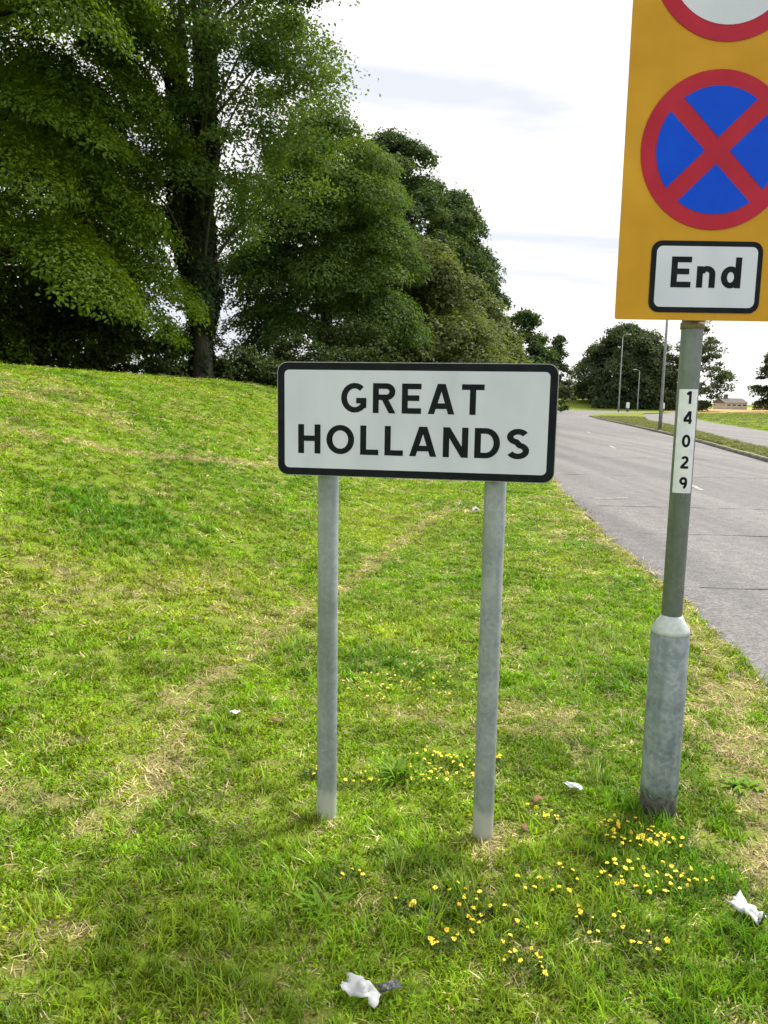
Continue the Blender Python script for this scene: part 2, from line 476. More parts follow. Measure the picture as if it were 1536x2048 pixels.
rows = []
K = 24
for y in ys:
    e = xl(y) + (0.10 * (float(fbm(np.array(y * 1.6), np.array(0.3), 5, 3)) - 0.5) * 2 if y < 40 else 0)
    q = np.linspace(0, 1, K)
    rows.append(np.stack([e + (xr2(y) - e) * q, np.full(K, y), np.full(K, 0.0)], -1))
V = np.array(rows)
V[:, 0, 2] = -0.035                     # broken outer edge dips into the soil
V[:, 1, 0] = V[:, 0, 0] + 0.12
Vf = V.reshape(-1, 3)
idx = np.arange(len(ys) * K).reshape(len(ys), K)
Fq = np.stack([idx[:-1, :-1], idx[:-1, 1:], idx[1:, 1:], idx[1:, :-1]], -1).reshape(-1, 4)
road = link_mesh('road', mesh_np('road', Vf, Fq), M['asphalt'])
tag(road, 'worn pale grey asphalt dual carriageway bending away to the left', 'road', kind='structure')

# cracked transverse joints and worn paint marks, thin sheets on the asphalt
M['crack'] = noise_mat('crack', (0.02, 0.02, 0.02), (0.07, 0.065, 0.06), 30, 0.9)
def ribbon(name, pts, wds, z, mat, parent=None):
    pts = [Vector((p[0], p[1], z)) for p in pts]
    vs, fs = [], []
    for i, p in enumerate(pts):
        d = (pts[min(i + 1, len(pts) - 1)] - pts[max(i - 1, 0)]).normalized()
        nn = Vector((-d.y, d.x, 0))
        vs += [p + nn * wds[i] / 2, p - nn * wds[i] / 2]
    for i in range(len(pts) - 1):
        fs.append((2 * i, 2 * i + 1, 2 * i + 3, 2 * i + 2))
    return link_mesh(name, mesh_np(name, [tuple(v) for v in vs], fs), mat, parent)
R = random.Random(5)
for yj in (3.4, 4.7, 6.6, 9.4, 11.9, 17.0, 22.5, 29.0):
    n_ = 34
    x0_, x1_ = xl(yj) + 0.25, xr1(yj) - 0.1
    pts, wds = [], []
    for i in range(n_):
        t = i / (n_ - 1)
        pts.append((x0_ + (x1_ - x0_) * t, yj - 0.10 * (x1_ - x0_) * t * 0.6 + R.uniform(-0.015, 0.015)))
        wds.append(R.choice([0.004, 0.012, 0.02, 0.028]) * (0.6 + yj * 0.05))
    ribbon('joint_crack', pts, wds, 0.004, M['crack'], road)
for (x, y, ln) in ((5.9, 14.2, 1.3), (8.05, 27.0, 1.6), (10.6, 40, 1.6)):
    dx = 0.17
    ribbon('lane_dash', [(x, y), (x + dx * ln / 2, y + ln / 2), (x + dx * ln, y + ln)], [0.09, 0.1, 0.08], 0.006, M['paint'], road)
for (x, y, ln) in ((3.42, 12.9, 0.35), (3.5, 12.75, 0.28)):
    ribbon('edge_mark', [(x, y), (x + ln, y - 0.02), (x + 2 * ln, y + 0.01)], [0.05, 0.07, 0.04], 0.006, M['paint'], road)
# pale edge line along the far side of the junction
ribbon('edge_line', [(x, 140.5) for x in range(-20, 60, 8)], [0.5] * 10, 0.006, M['paint'], road)

# ------------------------------------------------------------------ central reservation
med = empty('median_strip', (0, 0, 0))
tag(med, 'narrow weedy grass strip between the two carriageways with worn kerbs', 'median', kind='structure')
ym = np.concatenate([np.arange(6, 30, 0.5), np.arange(30, 80.1, 1.0)])
La = [(float(xr1(y)), float(y)) for y in ym] + [(22.3, 86), (25, 94), (32, 108), (44, 127)]
Rb = [(float(xl2(y)), float(y)) for y in ym] + [(28.4, 84), (30.5, 92), (36, 108), (47, 127)]
NB = 7
rowsm = []
for (a_, b_) in zip(La, Rb):
    q = np.linspace(0, 1, NB)
    X = a_[0] + 0.14 + (b_[0] - a_[0] - 0.28) * q
    Y = a_[1] + (b_[1] - a_[1]) * q
    Z = 0.10 + 0.07 * np.sin(np.pi * q) + 0.04 * (fbm(X * 1.3, Y * 1.3, 9, 2) - 0.5)
    Z[0] = Z[-1] = 0.085
    rowsm.append(np.stack([X, Y, Z], -1))
V = np.array(rowsm).reshape(-1, 3)
idx = np.arange(len(La) * NB).reshape(len(La), NB)
Fq = np.stack([idx[:-1, :-1], idx[:-1, 1:], idx[1:, 1:], idx[1:, :-1]], -1).reshape(-1, 4)
me = mesh_np('turf_strip', V, Fq, True)
a = me.attributes.new('dry', 'FLOAT', 'POINT')
a.data.foreach_set('value', np.clip(dry_field(V[:, 0], V[:, 1]) * 0.8 + 0.2, 0, 1).astype(np.float32))
link_mesh('turf_strip', me, M['turf'], med)
bm = bmesh.new()
bmesh.ops.create_cube(bm, size=1)
bmesh.ops.scale(bm, vec=(0.13, 0.9, 0.22), verts=bm.verts)
bmesh.ops.bevel(bm, geom=[e for e in bm.edges if abs(e.verts[0].co.y - e.verts[1].co.y) > 0.1 and e.verts[0].co.z > 0], offset=0.025, segments=2, affect='EDGES')
kerb_me = bm_mesh('kerb_stone', bm)
def kerb_line(fx, y0, y1, off):
    y = y0
    while y < y1:
        dx = float(fx(y + 0.9) - fx(y))
        L = math.hypot(dx, 0.9)
        st = 0.915 * 0.9 / L
        o = link_mesh('kerb_stone', kerb_me, M['kerb'], med)
        o.location = (float(fx(y + st / 2)) + off, y + st / 2, 0.0 + R.uniform(-0.012, 0.008))
        o.rotation_euler = (R.uniform(-0.008, 0.008), R.uniform(-0.02, 0.02), -math.atan2(dx, 0.9))
        y += st
kerb_line(xr1, 9, 80, 0.07)
kerb_line(xl2, 24, 78, -0.07)

# ------------------------------------------------------------------ sign boards: helpers
def rrect(w, h, r, seg=6):
    pts = []
    for cx, cy, a0 in ((w / 2 - r, h / 2 - r, 0), (-w / 2 + r, h / 2 - r, 90), (-w / 2 + r, -h / 2 + r, 180), (w / 2 - r, -h / 2 + r, 270)):
        for i in range(seg + 1):
            an = math.radians(a0 + 90 * i / seg)
            pts.append((cx + r * math.cos(an), cy + r * math.sin(an)))
    return pts
def circle_pts(r, n=72): return [(r * math.cos(2 * math.pi * i / n), r * math.sin(2 * math.pi * i / n)) for i in range(n)]
def plate(name, outline, y0, y1, mat, parent, cx=0, cz=0, bev=0.0):
    """outline in the local XZ plane, front face at local y0 (towards -Y), back at y1"""
    bm = bmesh.new()
    fr = [bm.verts.new((cx + x, y0, cz + z)) for x, z in outline]
    bk = [bm.verts.new((cx + x, y1, cz + z)) for x, z in outline]
    f = bm.faces.new(fr); bm.faces.new(list(reversed(bk)))
    n = len(fr)
    for i in range(n):
        bm.faces.new((fr[i], bk[i], bk[(i + 1) % n], fr[(i + 1) % n]))
    if bev:
        bmesh.ops.bevel(bm, geom=list(f.edges), offset=bev, segments=2, affect='EDGES')
    return link_mesh(name, bm_mesh(name, bm), mat, parent)

def arc(cx, cy, rx, ry, a0, a1, n=18):
    return [(cx + rx * math.cos(math.radians(a0 + (a1 - a0) * i / n)), cy + ry * math.sin(math.radians(a0 + (a1 - a0) * i / n))) for i in range(n + 1)]
S = 0.185       # stroke thickness as a share of cap height
h_ = S / 2
GL = {   # letters drawn as strokes in a box: width, strokes
    'G': (0.80, [arc(0.43, 0.5, 0.43 - h_, 0.5 - h_, 48, 318), [(0.80 - h_, 0.16), (0.80 - h_, 0.47)], [(0.48, 0.47 - h_ + 0.03), (0.80, 0.47 - h_ + 0.03)]]),
    'R': (0.70, [[(h_, 0), (h_, 1)], [(h_, 1 - h_), (0.42, 1 - h_)] + arc(0.42, 0.72, 0.28 - h_, 0.28 - h_, 90, -90, 14)[1:] + [(h_, 0.44 + h_)], [(0.36, 0.50), (0.61, 0.0)]]),
    'E': (0.60, [[(h_, 0), (h_, 1)], [(S, 1 - h_), (0.60, 1 - h_)], [(S, 0.52), (0.54, 0.52)], [(S, h_), (0.60, h_)]]),
    'A': (0.82, [[(0.10, 0), (0.385, 1)], [(0.72, 0), (0.435, 1)], [(0.2, 0.27), (0.62, 0.27)]]),
    'T': (0.68, [[(0, 1 - h_), (0.68, 1 - h_)], [(0.34, 0), (0.34, 1 - S)]]),
    'H': (0.70, [[(h_, 0), (h_, 1)], [(0.70 - h_, 0), (0.70 - h_, 1)], [(S, 0.52), (0.70 - S, 0.52)]]),
    'O': (0.86, [arc(0.43, 0.5, 0.43 - h_, 0.5 - h_, 0, 360, 36)]),
    'L': (0.56, [[(h_, 0), (h_, 1)], [(S, h_), (0.56, h_)]]),
    'N': (0.74, [[(h_, 0), (h_, 1)], [(0.74 - h_, 0), (0.74 - h_, 1)], [(h_ + 0.015, 0.97), (0.74 - h_ - 0.015, 0.03)]]),
    'D': (0.74, [[(h_, 0), (h_, 1)], [(S, 1 - h_), (0.33, 1 - h_)] + arc(0.33, 0.5, 0.41 - h_, 0.5 - h_, 90, -90, 18)[1:] + [(S, h_)]]),
    'S': (0.66, [arc(0.33, 0.735, 0.33 - h_ - 0.01, 0.265 - h_, 28, 258, 18) + arc(0.33, 0.275, 0.33 - h_, 0.275 - h_, 78, -155, 18)]),
    'n': (0.56, [[(h_, 0), (h_, 0.70)], [(S - 0.02, 0.46)] + arc(0.30, 0.44, 0.26 - h_, 0.27 - h_, 150, 0, 14) + [(0.56 - h_, 0)]]),
    'd': (0.60, [arc(0.29, 0.35, 0.29 - h_, 0.36 - h_, 0, 360, 28), [(0.60 - h_, 0), (0.60 - h_, 1)]]),
    '1': (0.36, [[(0.25, 0), (0.25, 1)], [(0.02, 0.72), (0.2, 0.93)]]),
    '4': (0.62, [[(0.47, 0), (0.47, 1)], [(0.43, 0.97), (0.06, 0.30)], [(0.0, 0.26), (0.62, 0.26)]]),
    '0': (0.64, [arc(0.32, 0.5, 0.32 - h_, 0.5 - h_, 0, 360, 28)]),
    '2': (0.60, [arc(0.30, 0.70, 0.29 - h_, 0.30 - h_, 160, -25, 14) + [(0.08, 0.12)], [(0.0, h_), (0.60, h_)]]),
    '9': (0.62, [arc(0.31, 0.68, 0.30 - h_, 0.32 - h_, 0, 360, 24), arc(0.26, 0.52, 0.355 - h_, 0.5 - h_, 15, -75, 12)]),
}
def stroke_quads(pts, w):
    P = [Vector(p) for p in pts]
    closed = (P[0] - P[-1]).length < 1e-6
    if closed: P = P[:-1]
    n = len(P); out = []
    for i in range(n):
        a_ = P[i - 1] if (i > 0 or closed) else None
        b_ = P[(i + 1) % n] if (i < n - 1 or closed) else None
        d1 = (P[i] - a_).normalized() if a_ is not None else None
        d2 = (b_ - P[i]).normalized() if b_ is not None else None
        if d1 is None: d1 = d2
        if d2 is None: d2 = d1
        t = (d1 + d2).normalized()
        nn = Vector((-t.y, t.x))
        k = w / 2 / max(0.5, nn.dot(Vector((-d1.y, d1.x))))
        out.append((P[i] + nn * k, P[i] - nn * k))
    if n == 2 and not closed and abs(P[1].x - P[0].x) > 0.02 and abs(P[1].y - P[0].y) > 0.4:
        d = P[1] - P[0]                  # slanting stroke: cut its ends level with the line
        def level(c, p):
            y = 1.0 if p.y > 0.95 else (0.0 if p.y < 0.05 else None)
            return c if y is None else c + d * ((y - c.y) / d.y)
        out = [tuple(level(c, P[i]) for c in out[i]) for i in range(2)]
    quads = [(out[i], out[(i + 1) % n]) for i in range(n if closed else n - 1)]
    return quads
def subdiv(st, step=0.06):
    out = [st[0]]
    for a_, b_ in zip(st[:-1], st[1:]):
        k = max(1, int(math.hypot(b_[0] - a_[0], b_[1] - a_[1]) / step))
        out += [(a_[0] + (b_[0] - a_[0]) * i / k, a_[1] + (b_[1] - a_[1]) * i / k) for i in range(1, k + 1)]
    return out
def letter_mesh(ch, size, mapf, stroke=S, fine=False):
    """flat print; each stroke a hair above the last so that none lie in one plane"""
    vs, fs = [], []
    for k, st in enumerate(GL[ch][1]):
        for (a_, b_) in stroke_quads(subdiv(st) if fine else st, stroke):
            i = len(vs)
            for p in (a_[1], b_[1], b_[0], a_[0]):
                vs.append(mapf(p.x * size, p.y * size, k))
            fs.append((i, i + 1, i + 2, i + 3))
    return mesh_np('letter', vs, fs)
def text_line(text, x0, x1, z, size, yfront, mat, parent, gap=0.17, slant=0.0):
    w = sum(GL[c][0] for c in text) + gap * (len(text) - 1)
    kx = (x1 - x0) / (w * size)
    x = x0
    for c in text:
        xx = x
        me = letter_mesh(c, size, lambda px, pz, k: (xx + px * kx, yfront - 0.0003 * (k + 1), z + pz))
        link_mesh('letter', me, mat, parent)
        x += (GL[c][0] + gap) * size * kx

def tube(bm, p0, p1, r0_, r1_, seg=20, cap=True):
    p0, p1 = Vector(p0), Vector(p1)
    d = (p1 - p0).normalized()
    a_ = d.orthogonal().normalized(); b_ = d.cross(a_)
    A = [bm.verts.new(p0 + (a_ * math.cos(2 * math.pi * i / seg) + b_ * math.sin(2 * math.pi * i / seg)) * r0_) for i in range(seg)]
    B = [bm.verts.new(p1 + (a_ * math.cos(2 * math.pi * i / seg) + b_ * math.sin(2 * math.pi * i / seg)) * r1_) for i in range(seg)]
    for i in range(seg):
        f = bm.faces.new((A[i], A[(i + 1) % seg], B[(i + 1) % seg], B[i])); f.smooth = True
    if cap:
        bm.faces.new(list(reversed(A))); bm.faces.new(B)
def lathe(bm, prof, seg=32, cx=0, cy=0, jit=None):
    rings = []
    for r_, z_ in prof:
        ring = []
        for i in range(seg):
            an = 2 * math.pi * i / seg
            zz = z_ + (jit(i, z_) if jit else 0)
            ring.append(bm.verts.new((cx + r_ * math.cos(an), cy + r_ * math.sin(an), zz)))
        rings.append(ring)
    for A, B in zip(rings[:-1], rings[1:]):
        for i in range(seg):
            f = bm.faces.new((A[i], A[(i + 1) % seg], B[(i + 1) % seg], B[i])); f.smooth = True
    bm.faces.new(list(reversed(rings[0]))); bm.faces.new(rings[-1])

# ------------------------------------------------------------------ place-name sign
ang = math.radians(-10)
sign = empty('place_name_sign', (0.092, 2.603, 0.0), ang)
tag(sign, 'white place name sign GREAT HOLLANDS with black border on two grey posts', 'sign')
SW, SH, SZ = 0.945, 0.388, 1.5255
plate('backing_plate', rrect(SW, SH, 0.036), -0.0025, 0.006, M['alu'], sign, 0, SZ, 0.001)
bd = plate('border', rrect(SW - 0.005, SH - 0.005, 0.034), -0.0045, -0.0026, M['plate_black'], sign, 0, SZ)
face = plate('sign_face', rrect(SW - 0.054, SH - 0.054, 0.016), -0.0062, -0.0046, M['plate_white'], sign, 0, SZ)
TS = 0.0995
text_line('GREAT', -0.246, 0.236, 1.551, TS, -0.0064, M['plate_black'], sign, gap=0.205)
text_line('HOLLANDS', -0.397, 0.388, 1.409, TS, -0.0064, M['plate_black'], sign, gap=0.185)
for px, tilt in ((-0.305, -0.003), (0.281, 0.004)):
    bm = bmesh.new()
    r_ = 0.037
    lathe(bm, [(r_, -0.4), (r_, 0.05), (r_ * 1.004, 0.09), (r_, 0.12), (r_, 1.69), (r_ * 0.96, 1.70), (0.01, 1.703)], 28, px, 0.056)
    post = link_mesh('post', bm_mesh('post', bm), M['galv'], sign)
    for p in post.data.polygons: p.use_smooth = len(p.vertices) == 4
for zc in (SZ - 0.12, SZ + 0.12):
    bm = bmesh.new()
    bmesh.ops.create_cube(bm, size=1)
    bmesh.ops.scale(bm, vec=(SW - 0.12, 0.012, 0.03), verts=bm.verts)
    bmesh.ops.translate(bm, vec=(0, 0.0125, zc), verts=bm.verts)
    rail = link_mesh('stiffening_rail', bm_mesh('stiffening_rail', bm), M['alu'], sign)
    for px in (-0.305, 0.281):
        bm = bmesh.new()
        lathe(bm, [(0.0375, zc - 0.012), (0.041, zc - 0.012), (0.041, zc + 0.012), (0.0375, zc + 0.012)], 24, px, 0.056)
        link_mesh('clip', bm_mesh('clip', bm), M['alu'], sign)

# ------------------------------------------------------------------ yellow no-stopping sign
ys_ = empty('no_stopping_sign', (1.092, 2.822, 0.0))
tag(ys_, 'tall yellow board with red and blue disc and End plate on a stepped post', 'sign')
bm = bmesh.new()
lathe(bm, [(0.0375, 0.70), (0.0375, 3.33), (0.036, 3.34), (0.005, 3.345)], 32)
po = link_mesh('post', bm_mesh('post', bm), M['galv_dark'], ys_)
bm = bmesh.new()
def torn(i, z_):
    return 0.010 * math.sin(i * 0.9) + 0.008 * math.sin(i * 2.3 + 1) if z_ < 0.12 else 0
lathe(bm, [(0.0705, 0.105), (0.0705, 0.14), (0.0705, 0.735), (0.068, 0.742)], 40, 0, 0, torn)
lb = link_mesh('lower_tube', bm_mesh('lower_tube', bm), M['galv_wide'], ys_)
bm = bmesh.new()
lathe(bm, [(0.0675, 0.741), (0.0705, 0.743), (0.0690, 0.757), (0.0430, 0.800), (0.039, 0.81)], 40)
col_ = link_mesh('collar', bm_mesh('collar', bm), M['galv_pale'], ys_)
col_['label'] = 'pale sloping collar where the post steps in'
bm = bmesh.new()
lathe(bm, [(0.0675, -0.35), (0.0675, 0.02), (0.068, 0.06), (0.0675, 0.16)], 40)
tb = link_mesh('root_tube', bm_mesh('root_tube', bm), M['tar'], ys_)
tb['label'] = 'dark flaking paint at the foot of the post'
BW, BZ0, BZ1, BY = 0.612, 1.887, 3.375, -0.062
bcx = 1.101 - 1.092
plate('yellow_board', rrect(BW, BZ1 - BZ0, 0.008, 3), BY, BY + 0.004, M['yellow'], ys_, bcx, (BZ0 + BZ1) / 2)
# lower disc: blue with red ring and red saltire
DC = (1.107 - 1.092, 2.447); DR = 0.2575
disc = plate('sign_disc', circle_pts(DR), BY - 0.0030, BY - 0.0006, M['red'], ys_, *DC)
disc['label'] = 'round no stopping disc, red ring and red cross on blue'
ri = DR * 0.80; hb = DR * 0.115 * math.sqrt(2) / math.sqrt(2)
for q in range(4):                      # four blue quarters between the arms of the cross
    a0 = 45 + 90 * q
    off = math.degrees(math.asin(hb / ri))
    pts = [(ri * math.cos(math.radians(a0 + off + (90 - 2 * off) * i / 16)), ri * math.sin(math.radians(a0 + off + (90 - 2 * off) * i / 16))) for i in range(17)]
    cc = math.radians(a0 + 45)
    pts.append((hb * math.sqrt(2) * math.cos(cc), hb * math.sqrt(2) * math.sin(cc)))
    o = plate('blue_quarter', pts, BY - 0.0042, BY - 0.0031, M['blue'], ys_, *DC)
# upper disc, cut by the top of the picture: white with red ring
UC = (1.110 - 1.092, 3.047)
ud = plate('sign_disc', circle_pts(DR), BY - 0.0030, BY - 0.0006, M['red'], ys_, *UC)
ud['label'] = 'upper round disc, white with a red ring'
plate('white_disc', circle_pts(DR * 0.80), BY - 0.0042, BY - 0.0031, M['plate_white'], ys_, *UC)
# End plate
EX, EZ = 1.100 - 1.092, 2.033
plate('end_plate_border', rrect(0.384, 0.240, 0.035), BY - 0.0028, BY - 0.0006, M['plate_black'], ys_, EX, EZ)
plate('end_plate', rrect(0.348, 0.204, 0.020), BY - 0.0042, BY - 0.0029, M['plate_white'], ys_, EX, EZ)
text_line('End', EX - 0.121, EX + 0.121, EZ - 0.036, 0.103, BY - 0.0044, M['plate_black'], ys_, gap=0.17)
for zc in (1.93, 2.75, 3.25):
    bm = bmesh.new()
    bmesh.ops.create_cube(bm, size=1)
    bmesh.ops.scale(bm, vec=(BW - 0.06, 0.017, 0.035), verts=bm.verts)
    bmesh.ops.translate(bm, vec=(bcx, BY + 0.0135, zc), verts=bm.verts)
    link_mesh('stiffening_rail', bm_mesh('stiffening_rail', bm), M['alu'], ys_)
bm = bmesh.new()
lathe(bm, [(0.038, 1.862), (0.0415, 1.862), (0.0415, 1.884), (0.038, 1.884)], 28)
link_mesh('clip', bm_mesh('clip', bm), M['clip_brown'], ys_)
# asset-number sticker wrapped round the post
rs = 0.0379
zt, zb = 1.650, 1.276
vs, fs = [], []
NA = 14
for i in range(NA + 1):
    an = math.radians(-104 - 56 + 112 * i / NA)
    for z_ in (zb, zt):
        vs.append((rs * math.cos(an), rs * math.sin(an), z_))
for i in range(NA):
    fs.append((2 * i, 2 * i + 2, 2 * i + 3, 2 * i + 1))
stk = link_mesh('number_sticker', mesh_np('number_sticker', vs, fs, True), M['sticker'], ys_)
stk['label'] = 'white vertical number sticker reading 14029'
for ch, zc in (('1', 1.598), ('4', 1.527), ('0', 1.443), ('2', 1.366), ('9', 1.290)):
    w_ = GL[ch][0] * 0.045
    def mapf(px, pz, k, w_=w_, zc=zc):
        an = math.radians(-101) + (px - w_ / 2) / rs
        rr = rs + 0.0006 + 0.0003 * k
        return (rr * math.cos(an), rr * math.sin(an), zc + pz)
    link_mesh('digit', letter_mesh(ch, 0.045, mapf, 0.2, True), M['plate_black'], ys_)

# ------------------------------------------------------------------ trees
def leaf_quads(P, N, size, rg, asp=0.62):
    """kite-shaped leaves at P with normals N; returns verts, faces"""
    n = len(P)
    N = N / np.linalg.norm(N, axis=1, keepdims=True)
    t = rg.normal(size=(n, 3)); t[:, 2] -= 0.5
    t = t - (t * N).sum(1, keepdims=True) * N
    t /= np.linalg.norm(t, axis=1, keepdims=True) + 1e-9
    b = np.cross(N, t)
    s = (size * rg.uniform(0.65, 1.3, n))[:, None]
    v0 = P; v2 = P + t * s - N * s * 0.12
    mid = P + t * s * 0.45 + N * s * 0.05
    v1 = mid + b * s * asp * 0.5; v3 = mid - b * s * asp * 0.5
    V_ = np.stack([v0, v1, v2, v3], 1).reshape(-1, 3)
    F_ = np.arange(4 * n).reshape(n, 4)
    return V_, F_

def limb(bm, pts, rads, seg=6):
    rings = []
    for i, p in enumerate(pts):
        d = (Vector(pts[min(i + 1, len(pts) - 1)]) - Vector(pts[max(i - 1, 0)])).normalized()
        a_ = d.orthogonal().normalized(); b_ = d.cross(a_)
        rings.append([bm.verts.new(Vector(p) + (a_ * math.cos(2 * math.pi * k / seg) + b_ * math.sin(2 * math.pi * k / seg)) * rads[i]) for k in range(seg)])
    for A, B in zip(rings[:-1], rings[1:]):
        off = min(range(seg), key=lambda o: sum((A[k].co - B[(k + o) % seg].co).length for k in range(seg)))
        for k in range(seg):
            f = bm.faces.new((A[k], A[(k + 1) % seg], B[(k + 1 + off) % seg], B[(k + off) % seg])); f.smooth = True

def dome_leaves(B, bR, an, n_leaf, rg, flat, droop):
    """each bough a lumpy drooping shelf: leaves lie shingled over its upper side, few hang below"""
    n_b = len(B)
    cnt = np.maximum(30, (n_leaf * bR ** 2 / (bR ** 2).sum())).astype(int)
    Ps, Ns, Ti = [], [], []
    for i in range(n_b):
        n_ = cnt[i]
        o = np.array([np.cos(an[i]), np.sin(an[i]), 0]); t = np.array([-o[1], o[0], 0])
        u = rg.normal(size=(n_, 3)); u /= np.linalg.norm(u, axis=1, keepdims=True)
        low = rg.uniform(0, 1, n_) < 0.14
        u[:, 2] = np.where(low, u[:, 2] * 0.5, np.abs(u[:, 2]))
        lump = 0.72 + 0.5 * vnoise(u[:, 0] * 2.2 + i * 3.1, u[:, 1] * 2.2 + u[:, 2] * 1.7, 900 + i)
        r_ = lump * np.where(rg.uniform(0, 1, n_) < 0.75, rg.uniform(0.88, 1.04, n_), rg.uniform(0.3, 1.0, n_))
        a_ = u[:, 0] * r_ * bR[i] * 1.25; b_ = u[:, 1] * r_ * bR[i]; c_ = u[:, 2] * r_ * bR[i] * flat
        z_ = c_ - droop * np.maximum(a_ + 0.3 * bR[i], 0) - 0.18 * droop * np.abs(b_)
        fr = rg.normal(0, 1, (n_, 3)) * bR[i] * np.where(rg.uniform(0, 1, n_) < 0.07, 0.20, 0.06)[:, None]
        Ps.append(B[i] + a_[:, None] * o + b_[:, None] * t + np.stack([0 * z_, 0 * z_, z_], -1) + fr)
        Ns.append(u[:, :1] * o * 0.7 + u[:, 1:2] * t * 0.7 + np.array([0, 0, 1.0]) * (u[:, 2:3] / flat * 0.6 + 0.35) + rg.normal(0, 0.42, (n_, 3)))
        Ti.append(np.clip(0.5 + rg.normal(0, 0.13) + rg.normal(0, 0.11, n_), 0, 1))
    return np.concatenate(Ps), np.concatenate(Ns), np.concatenate(Ti)

def crown_points(prof, H, R, n_bough, n_leaf, rg, flat=0.5, bough=0.2, sub=9, droop=0.25, inner=0.55, fuzz=0.30, cx=0, cy=0, dome=False):
    """boughs spread over the crown profile, each with sprays of leaves on its upper side"""
    ts = np.array([p[0] for p in prof]); rs_ = np.array([p[1] for p in prof])
    tt = rg.uniform(0, 1, n_bough * 6) * (ts[-1] - ts[0]) + ts[0]
    wgt = np.interp(tt, ts, rs_); keep = rg.uniform(0, 1, len(tt)) < wgt / wgt.max() + 0.12
    tt = tt[keep][:n_bough]
    n_b = len(tt)
    an = rg.uniform(0, 2 * np.pi, n_b)
    fr = inner + (1 - inner) * np.sqrt(rg.uniform(0, 1, n_b))
    rad = np.interp(tt, ts, rs_) * R * fr * rg.uniform(0.82, 1.13, n_b)
    B = np.stack([cx * tt + rad * np.cos(an), cy * tt + rad * np.sin(an), tt * H], -1)
    bR = bough * R * rg.uniform(0.6, 1.4, n_b)
    if dome:
        return dome_leaves(B, bR, an, n_leaf, rg, flat, droop) + (B,)
    per = max(6, n_leaf // (n_b * sub))
    Ps, Ns, Ti = [], [], []
    for i in range(n_b):
        out = np.array([np.cos(an[i]), np.sin(an[i]), 0.0])
        tint_b = rg.normal(0, 0.10)
        u = rg.normal(size=(sub, 3)); u /= np.linalg.norm(u, axis=1, keepdims=True)
        u[:, 2] = np.abs(u[:, 2]) * 0.9 - 0.12
        cen = B[i] + u * bR[i] * np.array([1, 1, flat]) * rg.uniform(0.5, 1.05, (sub, 1))
        ro = ((cen - B[i]) @ out)
        cen[:, 2] -= droop * np.abs(ro) + droop * 0.3 * np.maximum(ro, 0)
        for k in range(sub):
            q = rg.normal(0, 1, (per, 3)) * bR[i] * fuzz * np.array([1, 1, 0.55])
            q[:, 2] -= 0.35 * np.hypot(q[:, 0], q[:, 1])
            p = cen[k] + q
            Ps.append(p)
            nn = rg.normal(0, 0.55, (per, 3)) + np.array([0, 0, 0.9]) + out * 0.35
            Ns.append(nn)
            Ti.append(np.clip(0.5 + tint_b + rg.normal(0, 0.16, per), 0, 1))
    return np.concatenate(Ps), np.concatenate(Ns), np.concatenate(Ti), B

def leaves_obj(name, P, N, T, size, mat, parent, rg, asp=0.62):
    V_, F_ = leaf_quads(P, N, size, rg, asp)
    me = mesh_np(name, V_, F_)
    a = me.attributes.new('tint', 'FLOAT', 'POINT')
    a.data.foreach_set('value', np.repeat(T, 4).astype(np.float32))
    return link_mesh(name, me, mat, parent)

def trunk_obj(parent, H, r, B, rg, lean=(0, 0), nl=26, split=0.30, top=0.9, mat=None, seg=12):
    bm = bmesh.new()
    def axis_pt(t):
        return Vector((lean[0] * t * t + 0.12 * math.sin(t * 5 + r * 9) * r * 4 * t, lean[1] * t * t, H * t))
    ts = [-0.03, 0.0, 0.015, 0.05, 0.12, 0.22, 0.35, 0.5, 0.65, 0.8, top]
    rad = [r * 1.5, r * 1.35, r * 1.15, r, r * 0.93, r * 0.85, r * 0.68, r * 0.48, r * 0.3, r * 0.16, r * 0.05]
    limb(bm, [axis_pt(t) for t in ts], rad, seg)
    tr = link_mesh('trunk', bm_mesh('trunk', bm), mat or M['bark'], parent)
    bm = bmesh.new()
    order = rg.permutation(len(B))[:nl]
    for i in order:
        e = Vector(B[i]); tz = max(split * 0.55, min(0.85, e.z / H - 0.16 - 0.1 * rg.uniform()))
        s = axis_pt(tz)
        mid = s.lerp(e, 0.5) + Vector((0, 0, 0.06 * H * rg.uniform(-0.2, 1)))
        rr = r * 0.24 * (1 - tz * 0.75)
        limb(bm, [s, s.lerp(mid, 0.5), mid, mid.lerp(e, 0.5), e], [rr, rr * 0.8, rr * 0.55, rr * 0.35, rr * 0.12], 5)
    br = link_mesh('branches', bm_mesh('branches', bm), mat or M['bark'], parent)
    br['kind'] = 'stuff'
    return tr

L_lime = leaf_mat('leaf_lime', (0.040, 0.095, 0.008), (0.170, 0.270, 0.012), 0.45, (1.7, 1.5, 0.3))
L_dark = leaf_mat('leaf_dark', (0.026, 0.056, 0.020), (0.085, 0.130, 0.036), 0.34)
L_mid = leaf_mat('leaf_mid', (0.040, 0.088, 0.022), (0.125, 0.190, 0.038), 0.40)
L_olive = leaf_mat('leaf_olive', (0.075, 0.105, 0.035), (0.18, 0.215, 0.085), 0.36)
L_ivy = leaf_mat('leaf_ivy', (0.010, 0.022, 0.008), (0.035, 0.058, 0.016), 0.15)
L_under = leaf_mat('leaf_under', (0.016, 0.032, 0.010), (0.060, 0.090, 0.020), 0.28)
L_far = leaf_mat('leaf_far', (0.034, 0.056, 0.028), (0.082, 0.112, 0.048), 0.3)

